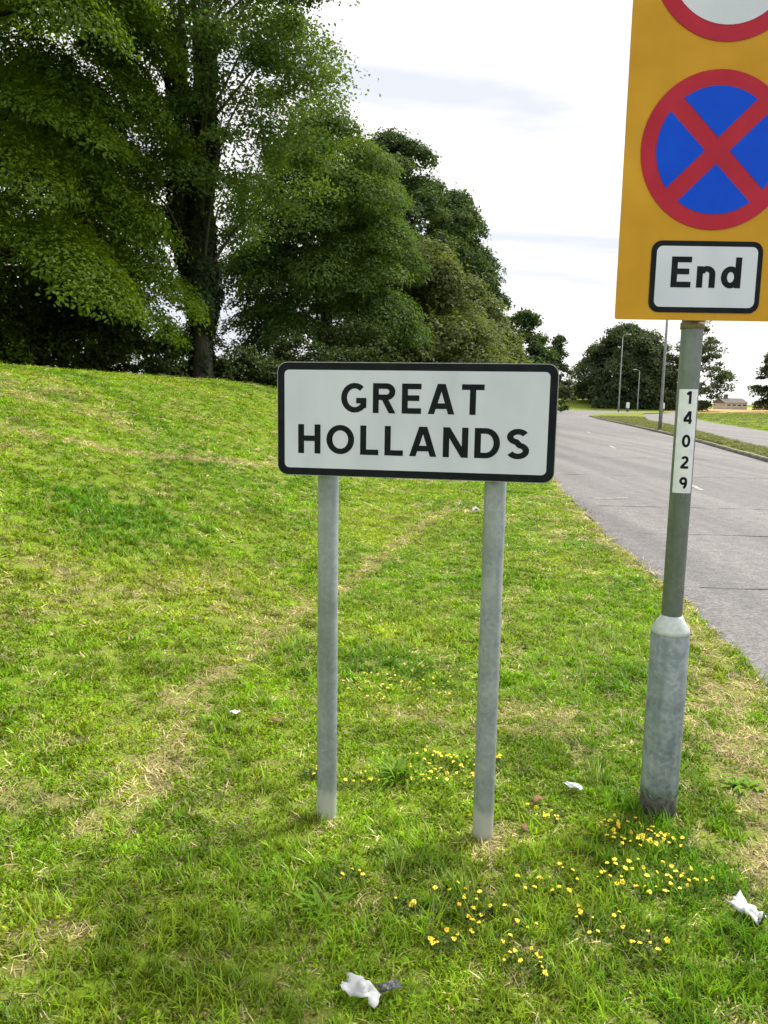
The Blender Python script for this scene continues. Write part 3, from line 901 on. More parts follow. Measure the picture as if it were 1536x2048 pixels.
def make_tree(name, label, loc, H, R, prof, n_bough, n_leaf, leaf, mat, seed, r_trunk, group=None, lean=(0, 0), nl=26, **kw):
    rg = np.random.default_rng(seed)
    t = empty(name, (loc[0], loc[1], float(terrain(loc[0], loc[1])) - 0.05))
    tag(t, label, 'tree', group)
    P, N, T, B = crown_points(prof, H, R, n_bough, n_leaf, rg, cx=lean[0], cy=lean[1], **kw)
    trunk_obj(t, H, r_trunk, B, rg, lean, nl)
    leaves_obj('crown', P, N, T, leaf, mat, t, rg)
    return t

ROUND = [(0.10, 0.45), (0.22, 0.85), (0.4, 1.0), (0.6, 0.92), (0.8, 0.65), (0.93, 0.35), (1.0, 0.1)]
TALL = [(0.20, 0.35), (0.35, 0.75), (0.5, 1.0), (0.7, 0.95), (0.85, 0.7), (1.0, 0.2)]
LOW = [(0.02, 0.7), (0.12, 0.95), (0.35, 1.0), (0.6, 0.86), (0.8, 0.6), (0.94, 0.3), (1.0, 0.08)]
CONE = [(0.05, 0.7), (0.2, 1.0), (0.45, 0.82), (0.7, 0.5), (0.88, 0.25), (1.0, 0.05)]

G1 = 'trees along the top of the bank'
make_tree('lime_tree', 'huge leafy tree with drooping bright-tipped boughs filling the left edge', (-10.3, 19.4), 15.5, 4.5,
          [(0.05, 0.80), (0.15, 1.0), (0.38, 1.0), (0.6, 0.95), (0.8, 0.7), (1.0, 0.15)], 150, 400000, 0.100, L_lime, 3, 0.55, G1, nl=46, flat=0.50, bough=0.25, droop=0.75, inner=0.55, dome=True)
iv = make_tree('ivy_clad_tree', 'tall airy tree with dark ivy-clad trunk and sky showing through its crown', (-5.3, 22.6), 17.5, 3.6,
          [(0.24, 0.55), (0.33, 0.95), (0.45, 1.05), (0.6, 1.0), (0.75, 0.92), (0.9, 0.6), (1.0, 0.2)], 230, 105000, 0.112, L_mid, 9, 0.28, G1, lean=(0.9, 0.0), nl=44, flat=0.75, bough=0.17, droop=0.2, inner=0.30, fuzz=0.42)
# ivy sleeve and second stem of the ivy-clad tree
rg = np.random.default_rng(77)
bm = bmesh.new()
limb(bm, [(-0.05, 0, 1.4), (-0.35, 0, 2.6), (-0.50, 0, 4.5), (-0.55, 0, 7.0), (-0.4, 0, 9.5), (-0.5, 0, 12)], [0.20, 0.17, 0.15, 0.12, 0.09, 0.05], 9)
link_mesh('stem', bm_mesh('stem', bm), M['bark'], iv)
n_ = 42000
tz = rg.uniform(0.02, 1, n_) ** 1.2 * 9.5
an = rg.uniform(0, 2 * np.pi, n_)
which = rg.uniform(0, 1, n_) < 0.28
lumps = 0.55 + 0.9 * vnoise(tz * 1.7 + which * 9, an * 1.2, 4)
rad = np.where(which, 0.26, 0.52 * (1 - 0.055 * tz)) * lumps * (0.5 + 0.5 * sstep(0.6, 3.2, tz)) * rg.uniform(0.75, 1.12, n_)
axx = np.where(which, -0.15 - 0.42 * sstep(1.4, 4.5, tz), 0.9 * (tz / 17.5) ** 2)
ok = ~(which & (tz < 1.6))
P = np.stack([axx + rad * np.cos(an), rad * np.sin(an), tz], -1)[ok]
N = np.stack([np.cos(an), np.sin(an), np.full(n_, 0.35)], -1)[ok] + rg.normal(0, 0.35, (ok.sum(), 3))
leaves_obj('ivy', P, N, np.clip(rg.normal(0.5, 0.2, len(P)), 0, 1), 0.11, L_ivy, iv, rg, 0.8)

make_tree('sycamore_tree', 'dark tree mass standing behind the huge left-hand tree', (-15.5, 29.0), 15.0, 6.0, LOW, 90, 40000, 0.28, L_dark, 17, 0.4, G1, nl=20, flat=0.7, bough=0.26, droop=0.3, dome=True)
make_tree('field_maple', 'broad mid-green tree right of the ivy-clad trunk, above the sign', (-2.5, 33.0), 11.4, 3.7, LOW, 160, 150000, 0.135, L_mid, 15, 0.32, G1, nl=30, flat=0.6, bough=0.24, droop=0.45, dome=True)
make_tree('ash_tree', 'dark tree whose rounded top stands behind the broad mid-green tree', (0.4, 48.0), 14.6, 4.6, ROUND, 130, 75000, 0.23, L_dark, 23, 0.36, G1, nl=30, flat=0.7, bough=0.2, droop=0.25, dome=True)
make_tree('oak_tree', 'dark tall tree with ragged right side against the white sky', (4.6, 57.0), 14.6, 4.9, CONE, 150, 75000, 0.25, L_dark, 31, 0.38, G1, nl=30, flat=0.7, bough=0.19, droop=0.25, dome=True)
make_tree('willow_bush', 'pale olive bushy tree sloping down to the right above the sign', (1.9, 37.0), 8.0, 3.9, CONE, 100, 65000, 0.18, L_olive, 42, 0.20, G1, nl=24, flat=0.7, bough=0.23, droop=0.45, dome=True)
make_tree('small_maple', 'pale olive smaller tree tapering just above the right end of the sign', (5.8, 46.0), 6.8, 3.4, CONE, 80, 40000, 0.22, L_olive, 44, 0.16, G1, nl=18, flat=0.7, bough=0.23, droop=0.4, dome=True)
make_tree('hawthorn_tree', 'dark low tree at the right end of the tree belt', (12.6, 73.0), 9.6, 3.0, LOW, 80, 28000, 0.3, L_dark, 52, 0.2, G1, nl=18, flat=0.7, bough=0.25, droop=0.2)
make_tree('slender_tree', 'thin pointed tree showing just right of the sign corner', (24.0, 110.0), 10.6, 2.3, CONE, 60, 6500, 0.36, L_far, 61, 0.16, 'far trees by the junction', nl=20, flat=0.7, bough=0.26, droop=0.2)

G2 = 'far trees by the junction'
make_tree('round_tree', 'dense rounded dark tree behind the two far lamp posts', (48.5, 158.0), 15.6, 9.0, LOW, 200, 90000, 0.5, L_far, 71, 0.5, G2, nl=20, flat=0.7, bough=0.22, droop=0.2)
make_tree('open_crowned_tree', 'loose airy tree showing either side of the yellow sign post', (61.5, 156.0), 18.6, 7.2, CONE, 110, 11000, 0.5, L_far, 83, 0.4, G2, nl=50, flat=0.6, bough=0.16, droop=0.1)
make_tree('edge_tree', 'far tree cut by the right edge of the picture', (82.0, 160.0), 13.5, 6.0, ROUND, 90, 16000, 0.55, L_far, 91, 0.35, G2, nl=24, flat=0.7, bough=0.2, droop=0.1)
make_tree('low_tree', 'low dark tree beside the slender tree on the far bank', (40.0, 208.0), 5.0, 9.0, LOW, 80, 20000, 0.55, L_far, 95, 0.3, G2, nl=10, flat=0.8, bough=0.25, droop=0.1)

def make_shrub(label, loc, H, R, n_leaf, leaf, mat, seed, group, name='shrub', prof=LOW):
    rg = np.random.default_rng(seed)
    t = empty(name, (loc[0], loc[1], float(terrain(loc[0], loc[1])) - 0.05))
    tag(t, label, 'shrub', group)
    P, N, T, B = crown_points(prof, H, R, 46, n_leaf, rg, flat=0.8, bough=0.28, droop=0.15, inner=0.3)
    bm = bmesh.new()
    for i in rg.permutation(len(B))[:10]:
        e = Vector(B[i])
        limb(bm, [(e.x * 0.05, e.y * 0.05, 0), (e.x * 0.35, e.y * 0.35, e.z * 0.5), tuple(e)], [0.05, 0.035, 0.012], 5)
    link_mesh('stems', bm_mesh('stems', bm), M['bark'], t)['kind'] = 'stuff'
    leaves_obj('foliage', P, N, T, leaf, mat, t, rg)
G3 = 'shrubs under the trees'
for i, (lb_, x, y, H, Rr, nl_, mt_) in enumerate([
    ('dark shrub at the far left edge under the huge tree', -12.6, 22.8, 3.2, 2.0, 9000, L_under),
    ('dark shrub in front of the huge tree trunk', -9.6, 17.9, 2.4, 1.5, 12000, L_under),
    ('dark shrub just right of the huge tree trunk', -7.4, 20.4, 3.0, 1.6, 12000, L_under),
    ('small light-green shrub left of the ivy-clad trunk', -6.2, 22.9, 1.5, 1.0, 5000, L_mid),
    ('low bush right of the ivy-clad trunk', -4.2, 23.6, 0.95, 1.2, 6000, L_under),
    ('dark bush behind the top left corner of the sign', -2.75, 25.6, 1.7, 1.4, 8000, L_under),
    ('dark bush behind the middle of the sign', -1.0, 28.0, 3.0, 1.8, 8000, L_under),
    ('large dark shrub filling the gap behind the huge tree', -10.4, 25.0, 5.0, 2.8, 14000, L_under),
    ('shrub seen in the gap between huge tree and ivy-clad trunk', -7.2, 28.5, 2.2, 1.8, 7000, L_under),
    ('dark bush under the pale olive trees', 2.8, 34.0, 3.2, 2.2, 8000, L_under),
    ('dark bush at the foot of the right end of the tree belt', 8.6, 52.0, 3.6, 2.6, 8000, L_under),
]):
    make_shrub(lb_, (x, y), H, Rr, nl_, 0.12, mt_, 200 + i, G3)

# ------------------------------------------------------------------ far hedges and houses
M['render_wall'] = noise_mat('render_wall', (0.42, 0.36, 0.31), (0.55, 0.48, 0.42), 2, 0.9)
M['roof_tile'] = noise_mat('roof_tile', (0.07, 0.06, 0.055), (0.13, 0.115, 0.10), 3, 0.9)
M['brick_far'] = noise_mat('brick_far', (0.12, 0.10, 0.08), (0.20, 0.165, 0.13), 3, 0.9)
M['glass_far'] = noise_mat('glass_far', (0.03, 0.035, 0.04), (0.06, 0.065, 0.07), 3, 0.15)
M['white_far'] = noise_mat('white_far', (0.7, 0.7, 0.68), (0.8, 0.8, 0.78), 8, 0.5)
def box(name, x0, x1, y0, y1, z0, z1, mat, parent):
    bm = bmesh.new()
    bmesh.ops.create_cube(bm, size=1)
    bmesh.ops.scale(bm, vec=(x1 - x0, y1 - y0, z1 - z0), verts=bm.verts)
    bmesh.ops.translate(bm, vec=((x0 + x1) / 2, (y0 + y1) / 2, (z0 + z1) / 2), verts=bm.verts)
    return link_mesh(name, bm_mesh(name, bm), mat, parent)
def house(label, loc, w, dp, hw, hr, wall, rz=0):
    t = empty('house', loc, rz)
    tag(t, label, 'house')
    box('wall', -w / 2, w / 2, 0, dp, 0, hw, wall, t)
    bm = bmesh.new()
    e = 0.4
    pts = [(-w / 2 - e, -e, hw - 0.15), (w / 2 + e, -e, hw - 0.15), (w / 2 + e, dp + e, hw - 0.15), (-w / 2 - e, dp + e, hw - 0.15), (-w / 2 - e, dp / 2, hw + hr), (w / 2 + e, dp / 2, hw + hr)]
    v = [bm.verts.new(p) for p in pts]
    for f in ((0, 1, 5, 4), (2, 3, 4, 5), (0, 4, 3), (1, 2, 5), (3, 2, 1, 0)):
        bm.faces.new([v[i] for i in f])
    rf = link_mesh('roof', bm_mesh('roof', bm), M['roof_tile'], t)
    box('chimney', -w * 0.3, -w * 0.3 + 0.8, dp / 2 - 0.4, dp / 2 + 0.4, hw + hr - 0.8, hw + hr + 1.0, M['brick_far'], rf)
    for k in range(4):
        x0 = -w / 2 + w * (k + 0.5) / 4 - 0.6
        wd = box('window', x0, x0 + 1.2, -0.06, -0.003, 0.9, hw - 0.4, M['white_far'], t)
        box('pane', x0 + 0.1, x0 + 1.1, -0.075, -0.063, 1.0, hw - 0.5, M['glass_far'], wd)
house('low pale house with grey-brown roof at the far right', (90.2, 200, 0.1), 5.4, 8, 1.9, 1.1, M['render_wall'])
house('far house with grey roof half hidden behind the slender tree', (47, 215, 1.9), 16, 8, 2.6, 2.6, M['brick_far'])
def hedge(label, x0, x1, y, h, seed, mat, z=None):
    rg = np.random.default_rng(seed)
    zb_ = float(terrain((x0 + x1) / 2, y)) if z is None else z
    t = empty('hedge', ((x0 + x1) / 2, y, zb_)); tag(t, label, 'hedge')
    n_ = 5000
    P = np.stack([rg.uniform(-(x1 - x0) / 2, (x1 - x0) / 2, n_), rg.uniform(-0.9, 0.9, n_), h * rg.uniform(0, 1, n_) ** 0.7], -1)
    P[:, 2] *= 0.8 + 0.4 * vnoise(P[:, 0] * 0.6, P[:, 1] * 0.1, seed)
    N = rg.normal(0, 0.6, (n_, 3)) + np.array([0, -0.5, 0.8])
    leaves_obj('foliage', P, N, np.clip(rg.normal(0.5, 0.2, n_), 0, 1), 0.5, mat, t, rg, 0.9)
    bm = bmesh.new()
    for k in range(12):
        x = -(x1 - x0) / 2 + (x1 - x0) * (k + 0.5) / 12
        limb(bm, [(x, 0, -0.1), (x + 0.2, 0, h * 0.5), (x - 0.1, 0.1, h * 0.8)], [0.12, 0.09, 0.03], 5)
    link_mesh('stems', bm_mesh('stems', bm), M['bark'], t)['kind'] = 'stuff'
L_brown = leaf_mat('leaf_brown', (0.05, 0.04, 0.022), (0.09, 0.075, 0.04), 0.2)
hedge('brown-green hedge along the tan field at the right edge', 92.5, 140, 196, 2.2, 301, L_brown)
hedge('long dark hedge below the far round tree', 40, 62, 150, 2.0, 302, L_far)
hedge('brownish hedge on the far green bank right of the sign', 22, 52, 196, 2.6, 303, L_brown)

# ------------------------------------------------------------------ lamp posts, bollards
M['lamp_steel'] = noise_mat('lamp_steel', (0.17, 0.19, 0.19), (0.25, 0.27, 0.27), 4, 0.5, 0.2)
M['lamp_dark'] = noise_mat('lamp_dark', (0.08, 0.085, 0.085), (0.13, 0.135, 0.13), 4, 0.6, 0.2)
def lamp_post(label, x, y, z, H, r, arm, mat):
    t = empty('lamp_post', (x, y, z)); tag(t, label, 'lamp post', 'street lamps on the dual carriageway')
    bm = bmesh.new()
    lathe(bm, [(r * 1.2, -0.3), (r * 1.2, 1.5), (r * 1.05, 1.6), (r, 1.7), (r * 0.55, H)], 14)
    link_mesh('pole', bm_mesh('pole', bm), mat, t)
    bm = bmesh.new()
    limb(bm, [(0, 0, H - 0.05), (arm * 0.3, 0, H + 0.25), (arm, 0, H + 0.35)], [r * 0.5, r * 0.45, r * 0.4], 8)
    link_mesh('arm', bm_mesh('arm', bm), mat, t)
    bm = bmesh.new()
    bmesh.ops.create_uvsphere(bm, u_segments=12, v_segments=8, radius=1)
    bmesh.ops.scale(bm, vec=(0.42, 0.16, 0.1), verts=bm.verts)
    bmesh.ops.translate(bm, vec=(arm + math.copysign(0.3, arm), 0, H + 0.35), verts=bm.verts)
    link_mesh('lamp_head', bm_mesh('lamp_head', bm, True), mat, t)
lamp_post('nearest street lamp standing in the median beside the yellow sign post', 15.45, 43.6, 0.1, 9.5, 0.085, 1.2, M['lamp_steel'])
lamp_post('tall far street lamp in front of the dense rounded tree', 38.2, 127.5, 0.1, 12.0, 0.11, 0.7, M['lamp_steel'])
lamp_post('short far street lamp with its head against the dense rounded tree', 45.0, 139.0, 0.0, 7.0, 0.09, -0.6, M['lamp_steel'])
def bollard(label, x, y, z=0.0):
    t = empty('traffic_bollard', (x, y, z)); tag(t, label, 'bollard', 'white-faced bollards at the junction')
    bm = bmesh.new()
    lathe(bm, [(0.22, -0.1), (0.22, 0.4), (0.17, 0.5), (0.17, 0.65)], 14)
    link_mesh('base', bm_mesh('base', bm), M['lamp_dark'], t)
    plate('face', rrect(0.55, 1.0, 0.12), -0.05, 0.05, M['white_far'], t, 0, 1.1)
    plate('rim', rrect(0.65, 1.1, 0.14), -0.04, 0.04, M['lamp_dark'], t, 0, 1.1)
bollard('small white-faced bollard left of the short far lamp', 41.7, 134.0)
bollard('small white-faced bollard beside the nearest lamp pole', 47.6, 133.5)

# ------------------------------------------------------------------ grass: tufts placed one by one, drawn as instances
src = bpy.data.collections.new('tuft_shapes')       # not linked to the scene
def tuft(name, n, hmin, hmax, w, spread, bend, flatness, rg):
    vs, fs = [], []
    for k in range(n):
        a0 = rg.uniform(0, 2 * np.pi); rr = spread * math.sqrt(rg.uniform())
        bx, by = rr * math.cos(a0), rr * math.sin(a0)
        d = rg.uniform(0, 2 * np.pi)
        Ln = rg.uniform(hmin, hmax); ww = w * rg.uniform(0.7, 1.3)
        lean = flatness * rg.uniform(0.3, 1.0)
        px, py = -math.sin(d), math.cos(d)
        i = len(vs)
        steps = 3
        x, y, z = bx, by, -0.004
        th = math.pi / 2 - lean
        for s in range(steps):
            wd = ww * (1, 0.85, 0.5)[s] / 2
            vs.append((x + px * wd, y + py * wd, z)); vs.append((x - px * wd, y - py * wd, z))
            x += math.cos(d) * math.cos(th) * Ln / steps; y += math.sin(d) * math.cos(th) * Ln / steps; z += math.sin(th) * Ln / steps
            z = max(z, 0.003 + 0.004 * rg.uniform())
            th -= bend * rg.uniform(0.4, 1.2)
        vs.append((x, y, z))
        fs += [(i, i + 1, i + 3), (i, i + 3, i + 2), (i + 2, i + 3, i + 5), (i + 2, i + 5, i + 4), (i + 4, i + 5, i + 6)]
    me = mesh_np(name, vs, fs)
    o = bpy.data.objects.new(name, me); src.objects.link(o); return o
def blade_mat():
    mt, nt, out = new_mat('grass_blade')
    n, l = nt.nodes, nt.links
    at = n.new('ShaderNodeAttribute'); at.attribute_type = 'INSTANCER'; at.attribute_name = 'col'
    geo = n.new('ShaderNodeNewGeometry')
    hsv = n.new('ShaderNodeHueSaturation')
    mr = n.new('ShaderNodeMapRange'); mr.inputs['To Min'].default_value = 0.45; mr.inputs['To Max'].default_value = 1.5
    l.new(geo.outputs['Random Per Island'], mr.inputs['Value']); l.new(mr.outputs['Result'], hsv.inputs['Value'])
    mr2 = n.new('ShaderNodeMapRange'); mr2.inputs['To Min'].default_value = 0.475; mr2.inputs['To Max'].default_value = 0.52
    mu = n.new('ShaderNodeMath'); mu.operation = 'FRACT'; mm = n.new('ShaderNodeMath'); mm.operation = 'MULTIPLY'; mm.inputs[1].default_value = 7.31
    l.new(geo.outputs['Random Per Island'], mm.inputs[0]); l.new(mm.outputs[0], mu.inputs[0]); l.new(mu.outputs[0], mr2.inputs['Value'])
    l.new(mr2.outputs['Result'], hsv.inputs['Hue'])
    l.new(at.outputs['Color'], hsv.inputs['Color'])
    df = n.new('ShaderNodeBsdfDiffuse'); tr = n.new('ShaderNodeBsdfTranslucent')
    gl = n.new('ShaderNodeBsdfGlossy'); gl.inputs['Roughness'].default_value = 0.45
    l.new(hsv.outputs['Color'], df.inputs['Color']); l.new(hsv.outputs['Color'], tr.inputs['Color'])
    a_ = n.new('ShaderNodeMixShader'); a_.inputs['Fac'].default_value = 0.48
    b_ = n.new('ShaderNodeMixShader'); b_.inputs['Fac'].default_value = 0.02
    l.new(df.outputs[0], a_.inputs[1]); l.new(tr.outputs[0], a_.inputs[2])
    l.new(a_.outputs[0], b_.inputs[1]); l.new(gl.outputs[0], b_.inputs[2])
    l.new(b_.outputs[0], out.inputs['Surface'])
    return mt
M['blade'] = blade_mat()
rg = np.random.default_rng(5)
shapes = []
for k in range(4): shapes.append(tuft('g%02d' % k, 16, 0.014, 0.036, 0.0046, 0.032, 0.40, 1.0, rg))       # 0-3 mown
for k in range(2): shapes.append(tuft('g%02d' % (4 + k), 14, 0.035, 0.075, 0.0052, 0.030, 0.36, 0.8, rg))  # 4-5 longer
for k in range(3): shapes.append(tuft('g%02d' % (6 + k), 12, 0.02, 0.06, 0.0036, 0.045, 0.12, 1.62, rg))  # 6-8 lying straw
shapes.append(tuft('g09', 5, 0.12, 0.22, 0.0034, 0.03, 0.10, 0.35, rg))                                   # 9 tall stalks
for k in range(2): shapes.append(tuft('g%02d' % (10 + k), 20, 0.010, 0.022, 0.0085, 0.035, 0.3, 1.1, rg))   # 10-11 clover-like
for o in shapes: o.data.materials.append(M['blade'])

def scatter(y0, y1, dens, xlim, rg):
    """uniform points over the strip y0..y1 within the view wedge plus a margin, left of the road"""
    w0 = 0.56 * y1 + 1.2
    x0 = max(-w0, xlim[0]); x1 = min(w0, xlim[1])
    n_ = int((x1 - x0) * (y1 - y0) * dens)
    x = rg.uniform(x0, x1, n_); y = rg.uniform(y0, y1, n_)
    ok = (np.abs(x) < 0.56 * y + 1.2) & (x < xl(y) + 0.03 * rg.normal(size=n_))
    return x[ok], y[ok]
pts, rots, scs, cols, ids = [], [], [], [], []
POSTS = [(-0.199, 2.711), (0.379, 2.61), (1.092, 2.822)]
def add(x, y, z, rot, sc_, col, ident):
    pts.append(np.stack([x, y, z], -1)); rots.append(rot); scs.append(sc_); cols.append(col); ids.append(ident)
rg = np.random.default_rng(99)
BANDS = [(1.1, 2.6, 1900, 1.0, 1.0), (2.6, 4.0, 1500, 1.1, 1.0), (4.0, 6.5, 800, 1.45, 1.05), (6.5, 10, 360, 2.0, 1.1), (10, 16, 150, 2.9, 1.25), (16, 26, 55, 4.4, 1.4), (26, 60, 10, 8.0, 1.8)]
for (y0, y1, dens, sxy, sz) in BANDS:
    x, y = scatter(y0, y1, dens, (-14 if y1 < 30 else -16, 6), rg)
    n_ = len(x)
    dry = dry_field(x, y); lush = lush_field(x, y)
    u = rg.uniform(0, 1, n_)
    # soil shows round the post feet and in the driest strips
    keep = u > np.where(dry > 0.6, 0.30, 0.0) + 0.5 * sstep(0.52, 0.66, fbm(x * 9, y * 9, 401, 2)) * (y < 7)
    for (px, py) in POSTS:
        keep &= np.hypot(x - px, y - py) > 0.045 + (0.03 if px > 1 else 0)
    x, y, dry, lush = x[keep], y[keep], dry[keep], lush[keep]
    n_ = len(x)
    u = rg.uniform(0, 1, n_); v = rg.uniform(0, 1, n_)
    straw = u < 0.12 + 0.68 * dry
    ident = np.where(straw, 6 + (v * 3).astype(int), (v * 4).astype(int))
    longer = (~straw) & (rg.uniform(0, 1, n_) < 0.025 + 0.36 * lush * (y < 7))
    ident = np.where(longer, 4 + (v * 2).astype(int), ident)
    clover = (~straw) & (~longer) & (rg.uniform(0, 1, n_) < 0.30) & (y < 7)
    ident = np.where(clover, 10 + (v * 2).astype(int), ident)
    base = np.array([0.195, 0.350, 0.006]); deep = np.array([0.095, 0.230, 0.005]); yel = np.array([0.34, 0.42, 0.025])
    tan_ = np.array([0.60, 0.51, 0.27])
    pat = fbm(x * 0.8, y * 0.8, 71, 3)[:, None]
    col = base + (deep - base) * np.clip(lush * 0.8, 0, 1)[:, None]
    ylw = np.clip((pat - 0.455) * 2.4 + 0.6 * dry[:, None] + rg.normal(0, 0.15, (n_, 1)), 0, 0.85)
    col = col + (yel - col) * ylw
    col = np.where(straw[:, None], tan_ * rg.uniform(0.55, 1.25, (n_, 1)), col)
    col = col * rg.uniform(0.85, 1.15, (n_, 1)) * (0.55 + 0.95 * fbm(x * 13, y * 13, 77, 2))[:, None] * (0.75 + 0.5 * fbm(x * 3, y * 3, 87, 2))[:, None]
    s = rg.uniform(0.75, 1.25, n_)
    add(x, y, terrain(x, y), np.stack([rg.normal(0, 0.12, n_), rg.normal(0, 0.12, n_), rg.uniform(0, 6.28, n_)], -1),
        np.stack([s * sxy, s * sxy, s * sz * np.where(straw, 0.7, 1)], -1), col, ident)
# seed stalks standing above the mown grass
for (cx, cy, n_, sp) in ((1.35, 4.75, 26, 0.16), (1.1, 4.3, 18, 0.3), (0.35, 2.05, 10, 0.3), (0.95, 3.4, 16, 0.25)):
    x = cx + rg.normal(0, sp, n_); y = cy + rg.normal(0, sp, n_)
    add(x, y, terrain(x, y), np.stack([rg.normal(0, 0.1, n_), rg.normal(0, 0.1, n_), rg.uniform(0, 6.28, n_)], -1),
        np.repeat(rg.uniform(0.7, 1.1, (n_, 1)), 3, 1), np.tile([0.30, 0.33, 0.10], (n_, 1)), np.full(n_, 9))
# rough fringe on the median
n_ = 5200
y = rg.uniform(8, 80, n_); q = rg.uniform(0, 1, n_)
x = xr1(y) + 0.2 + (xl2(y) - xr1(y) - 0.4) * q
wide = 1.5 + y * 0.09
add(x, y, np.full(n_, 0.11) + 0.05 * np.sin(np.pi * q), np.stack([rg.normal(0, 0.12, n_), rg.normal(0, 0.12, n_), rg.uniform(0, 6.28, n_)], -1),
    np.stack([wide, wide, 1.1 + 0.9 * rg.uniform(0, 1, n_)], -1), np.array([0.19, 0.20, 0.055]) * rg.uniform(0.6, 1.25, (n_, 1)), rg.integers(0, 6, n_))
# verge beyond the far carriageway
n_ = 5000
y = rg.uniform(30, 135, n_); x = xr2(y) + 0.6 + rg.uniform(0, 1, n_) * (3 + 0.2 * y)
add(x, y, terrain(x, y), np.stack([rg.normal(0, 0.1, n_), rg.normal(0, 0.1, n_), rg.uniform(0, 6.28, n_)], -1),
    np.stack([5 + y * 0.08, 5 + y * 0.08, 2 + 0.0 * y], -1), np.array([0.15, 0.20, 0.035]) * rg.uniform(0.7, 1.2, (n_, 1)), rg.integers(0, 4, n_))

P = np.concatenate(pts); Rr = np.concatenate(rots); Sc = np.concatenate(scs); Cl = np.concatenate(cols); Id = np.concatenate(ids)
gm = bpy.data.meshes.new('grass')
gm.vertices.add(len(P)); gm.vertices.foreach_set('co', P.astype(np.float32).ravel())
for nm, tp, dat, key in (('rot', 'FLOAT_VECTOR', Rr, 'vector'), ('scl', 'FLOAT_VECTOR', Sc, 'vector'), ('col', 'FLOAT_VECTOR', Cl, 'vector')):
    a = gm.attributes.new(nm, tp, 'POINT'); a.data.foreach_set(key, np.ascontiguousarray(dat, np.float32).ravel())
a = gm.attributes.new('idx', 'INT', 'POINT'); a.data.foreach_set('value', Id.astype(np.int32))
gm.update()
grass = link_mesh('grass', gm)
tag(grass, 'short mown grass and dry clippings covering the verge', 'grass', kind='stuff')
ng = bpy.data.node_groups.new('grass_scatter', 'GeometryNodeTree')
ng.interface.new_socket('Geometry', in_out='INPUT', socket_type='NodeSocketGeometry')
ng.interface.new_socket('Geometry', in_out='OUTPUT', socket_type='NodeSocketGeometry')
gi = ng.nodes.new('NodeGroupInput'); go = ng.nodes.new('NodeGroupOutput')
iop = ng.nodes.new('GeometryNodeInstanceOnPoints')
ci = ng.nodes.new('GeometryNodeCollectionInfo')
ci.inputs['Collection'].default_value = src
ci.inputs['Separate Children'].default_value = True
ci.inputs['Reset Children'].default_value = True
iop.inputs['Pick Instance'].default_value = True
def named(nm, tp):
    q = ng.nodes.new('GeometryNodeInputNamedAttribute'); q.data_type = tp; q.inputs['Name'].default_value = nm
    return q.outputs['Attribute']
e2r = ng.nodes.new('FunctionNodeEulerToRotation')
ng.links.new(named('rot', 'FLOAT_VECTOR'), e2r.inputs[0])
ng.links.new(gi.outputs[0], iop.inputs['Points'])
ng.links.new(ci.outputs[0], iop.inputs['Instance'])
ng.links.new(named('idx', 'INT'), iop.inputs['Instance Index'])
ng.links.new(e2r.outputs[0], iop.inputs['Rotation'])
ng.links.new(named('scl', 'FLOAT_VECTOR'), iop.inputs['Scale'])
ng.links.new(iop.outputs[0], go.inputs[0])
md = grass.modifiers.new('scatter', 'NODES'); md.node_group = ng

# ------------------------------------------------------------------ yellow flowers
M['petal'] = noise_mat('petal', (0.74, 0.58, 0.02), (0.85, 0.70, 0.05), 60, 0.6)
M['petal_orange'] = noise_mat('petal_orange', (0.75, 0.38, 0.01), (0.85, 0.50, 0.02), 60, 0.6)
L_clover = leaf_mat('leaf_clover', (0.045, 0.085, 0.014), (0.12, 0.175, 0.03), 0.35)
L_weed = leaf_mat('leaf_weed', (0.09, 0.20, 0.010), (0.19, 0.33, 0.015), 0.4)
def flower_mesh(seed):
    rg = np.random.default_rng(seed)
    vs, fs = [], []
    for k in range(6):                     # a ring of keeled pea-flowers
        d = 2 * np.pi * k / 6 + rg.uniform(-0.3, 0.3)
        c, s = math.cos(d), math.sin(d); e = rg.uniform(0.7, 1.2)
        i = len(vs)
        L_, w_, h2 = 0.010 * e, 0.0042 * e, 0.005 * e
        for (u_, v_, z_) in ((0.001, 0, 0), (L_ * .55, w_, .002), (L_, 0, 0.001), (L_ * .55, -w_, .002), (L_ * .5, 0, h2 + 0.002)):
            vs.append((u_ * c - v_ * s, u_ * s + v_ * c, z_))
        fs += [(i, i + 1, i + 4), (i + 1, i + 2, i + 4), (i + 2, i + 3, i + 4), (i + 3, i, i + 4)]
    return mesh_np('flower_head', vs, fs)
fm = [flower_mesh(k) for k in range(4)]
for k, f in enumerate(fm): f.materials.append(M['petal'] if k < 3 else M['petal_orange'])
G4 = 'yellow-flowered clumps in the verge'
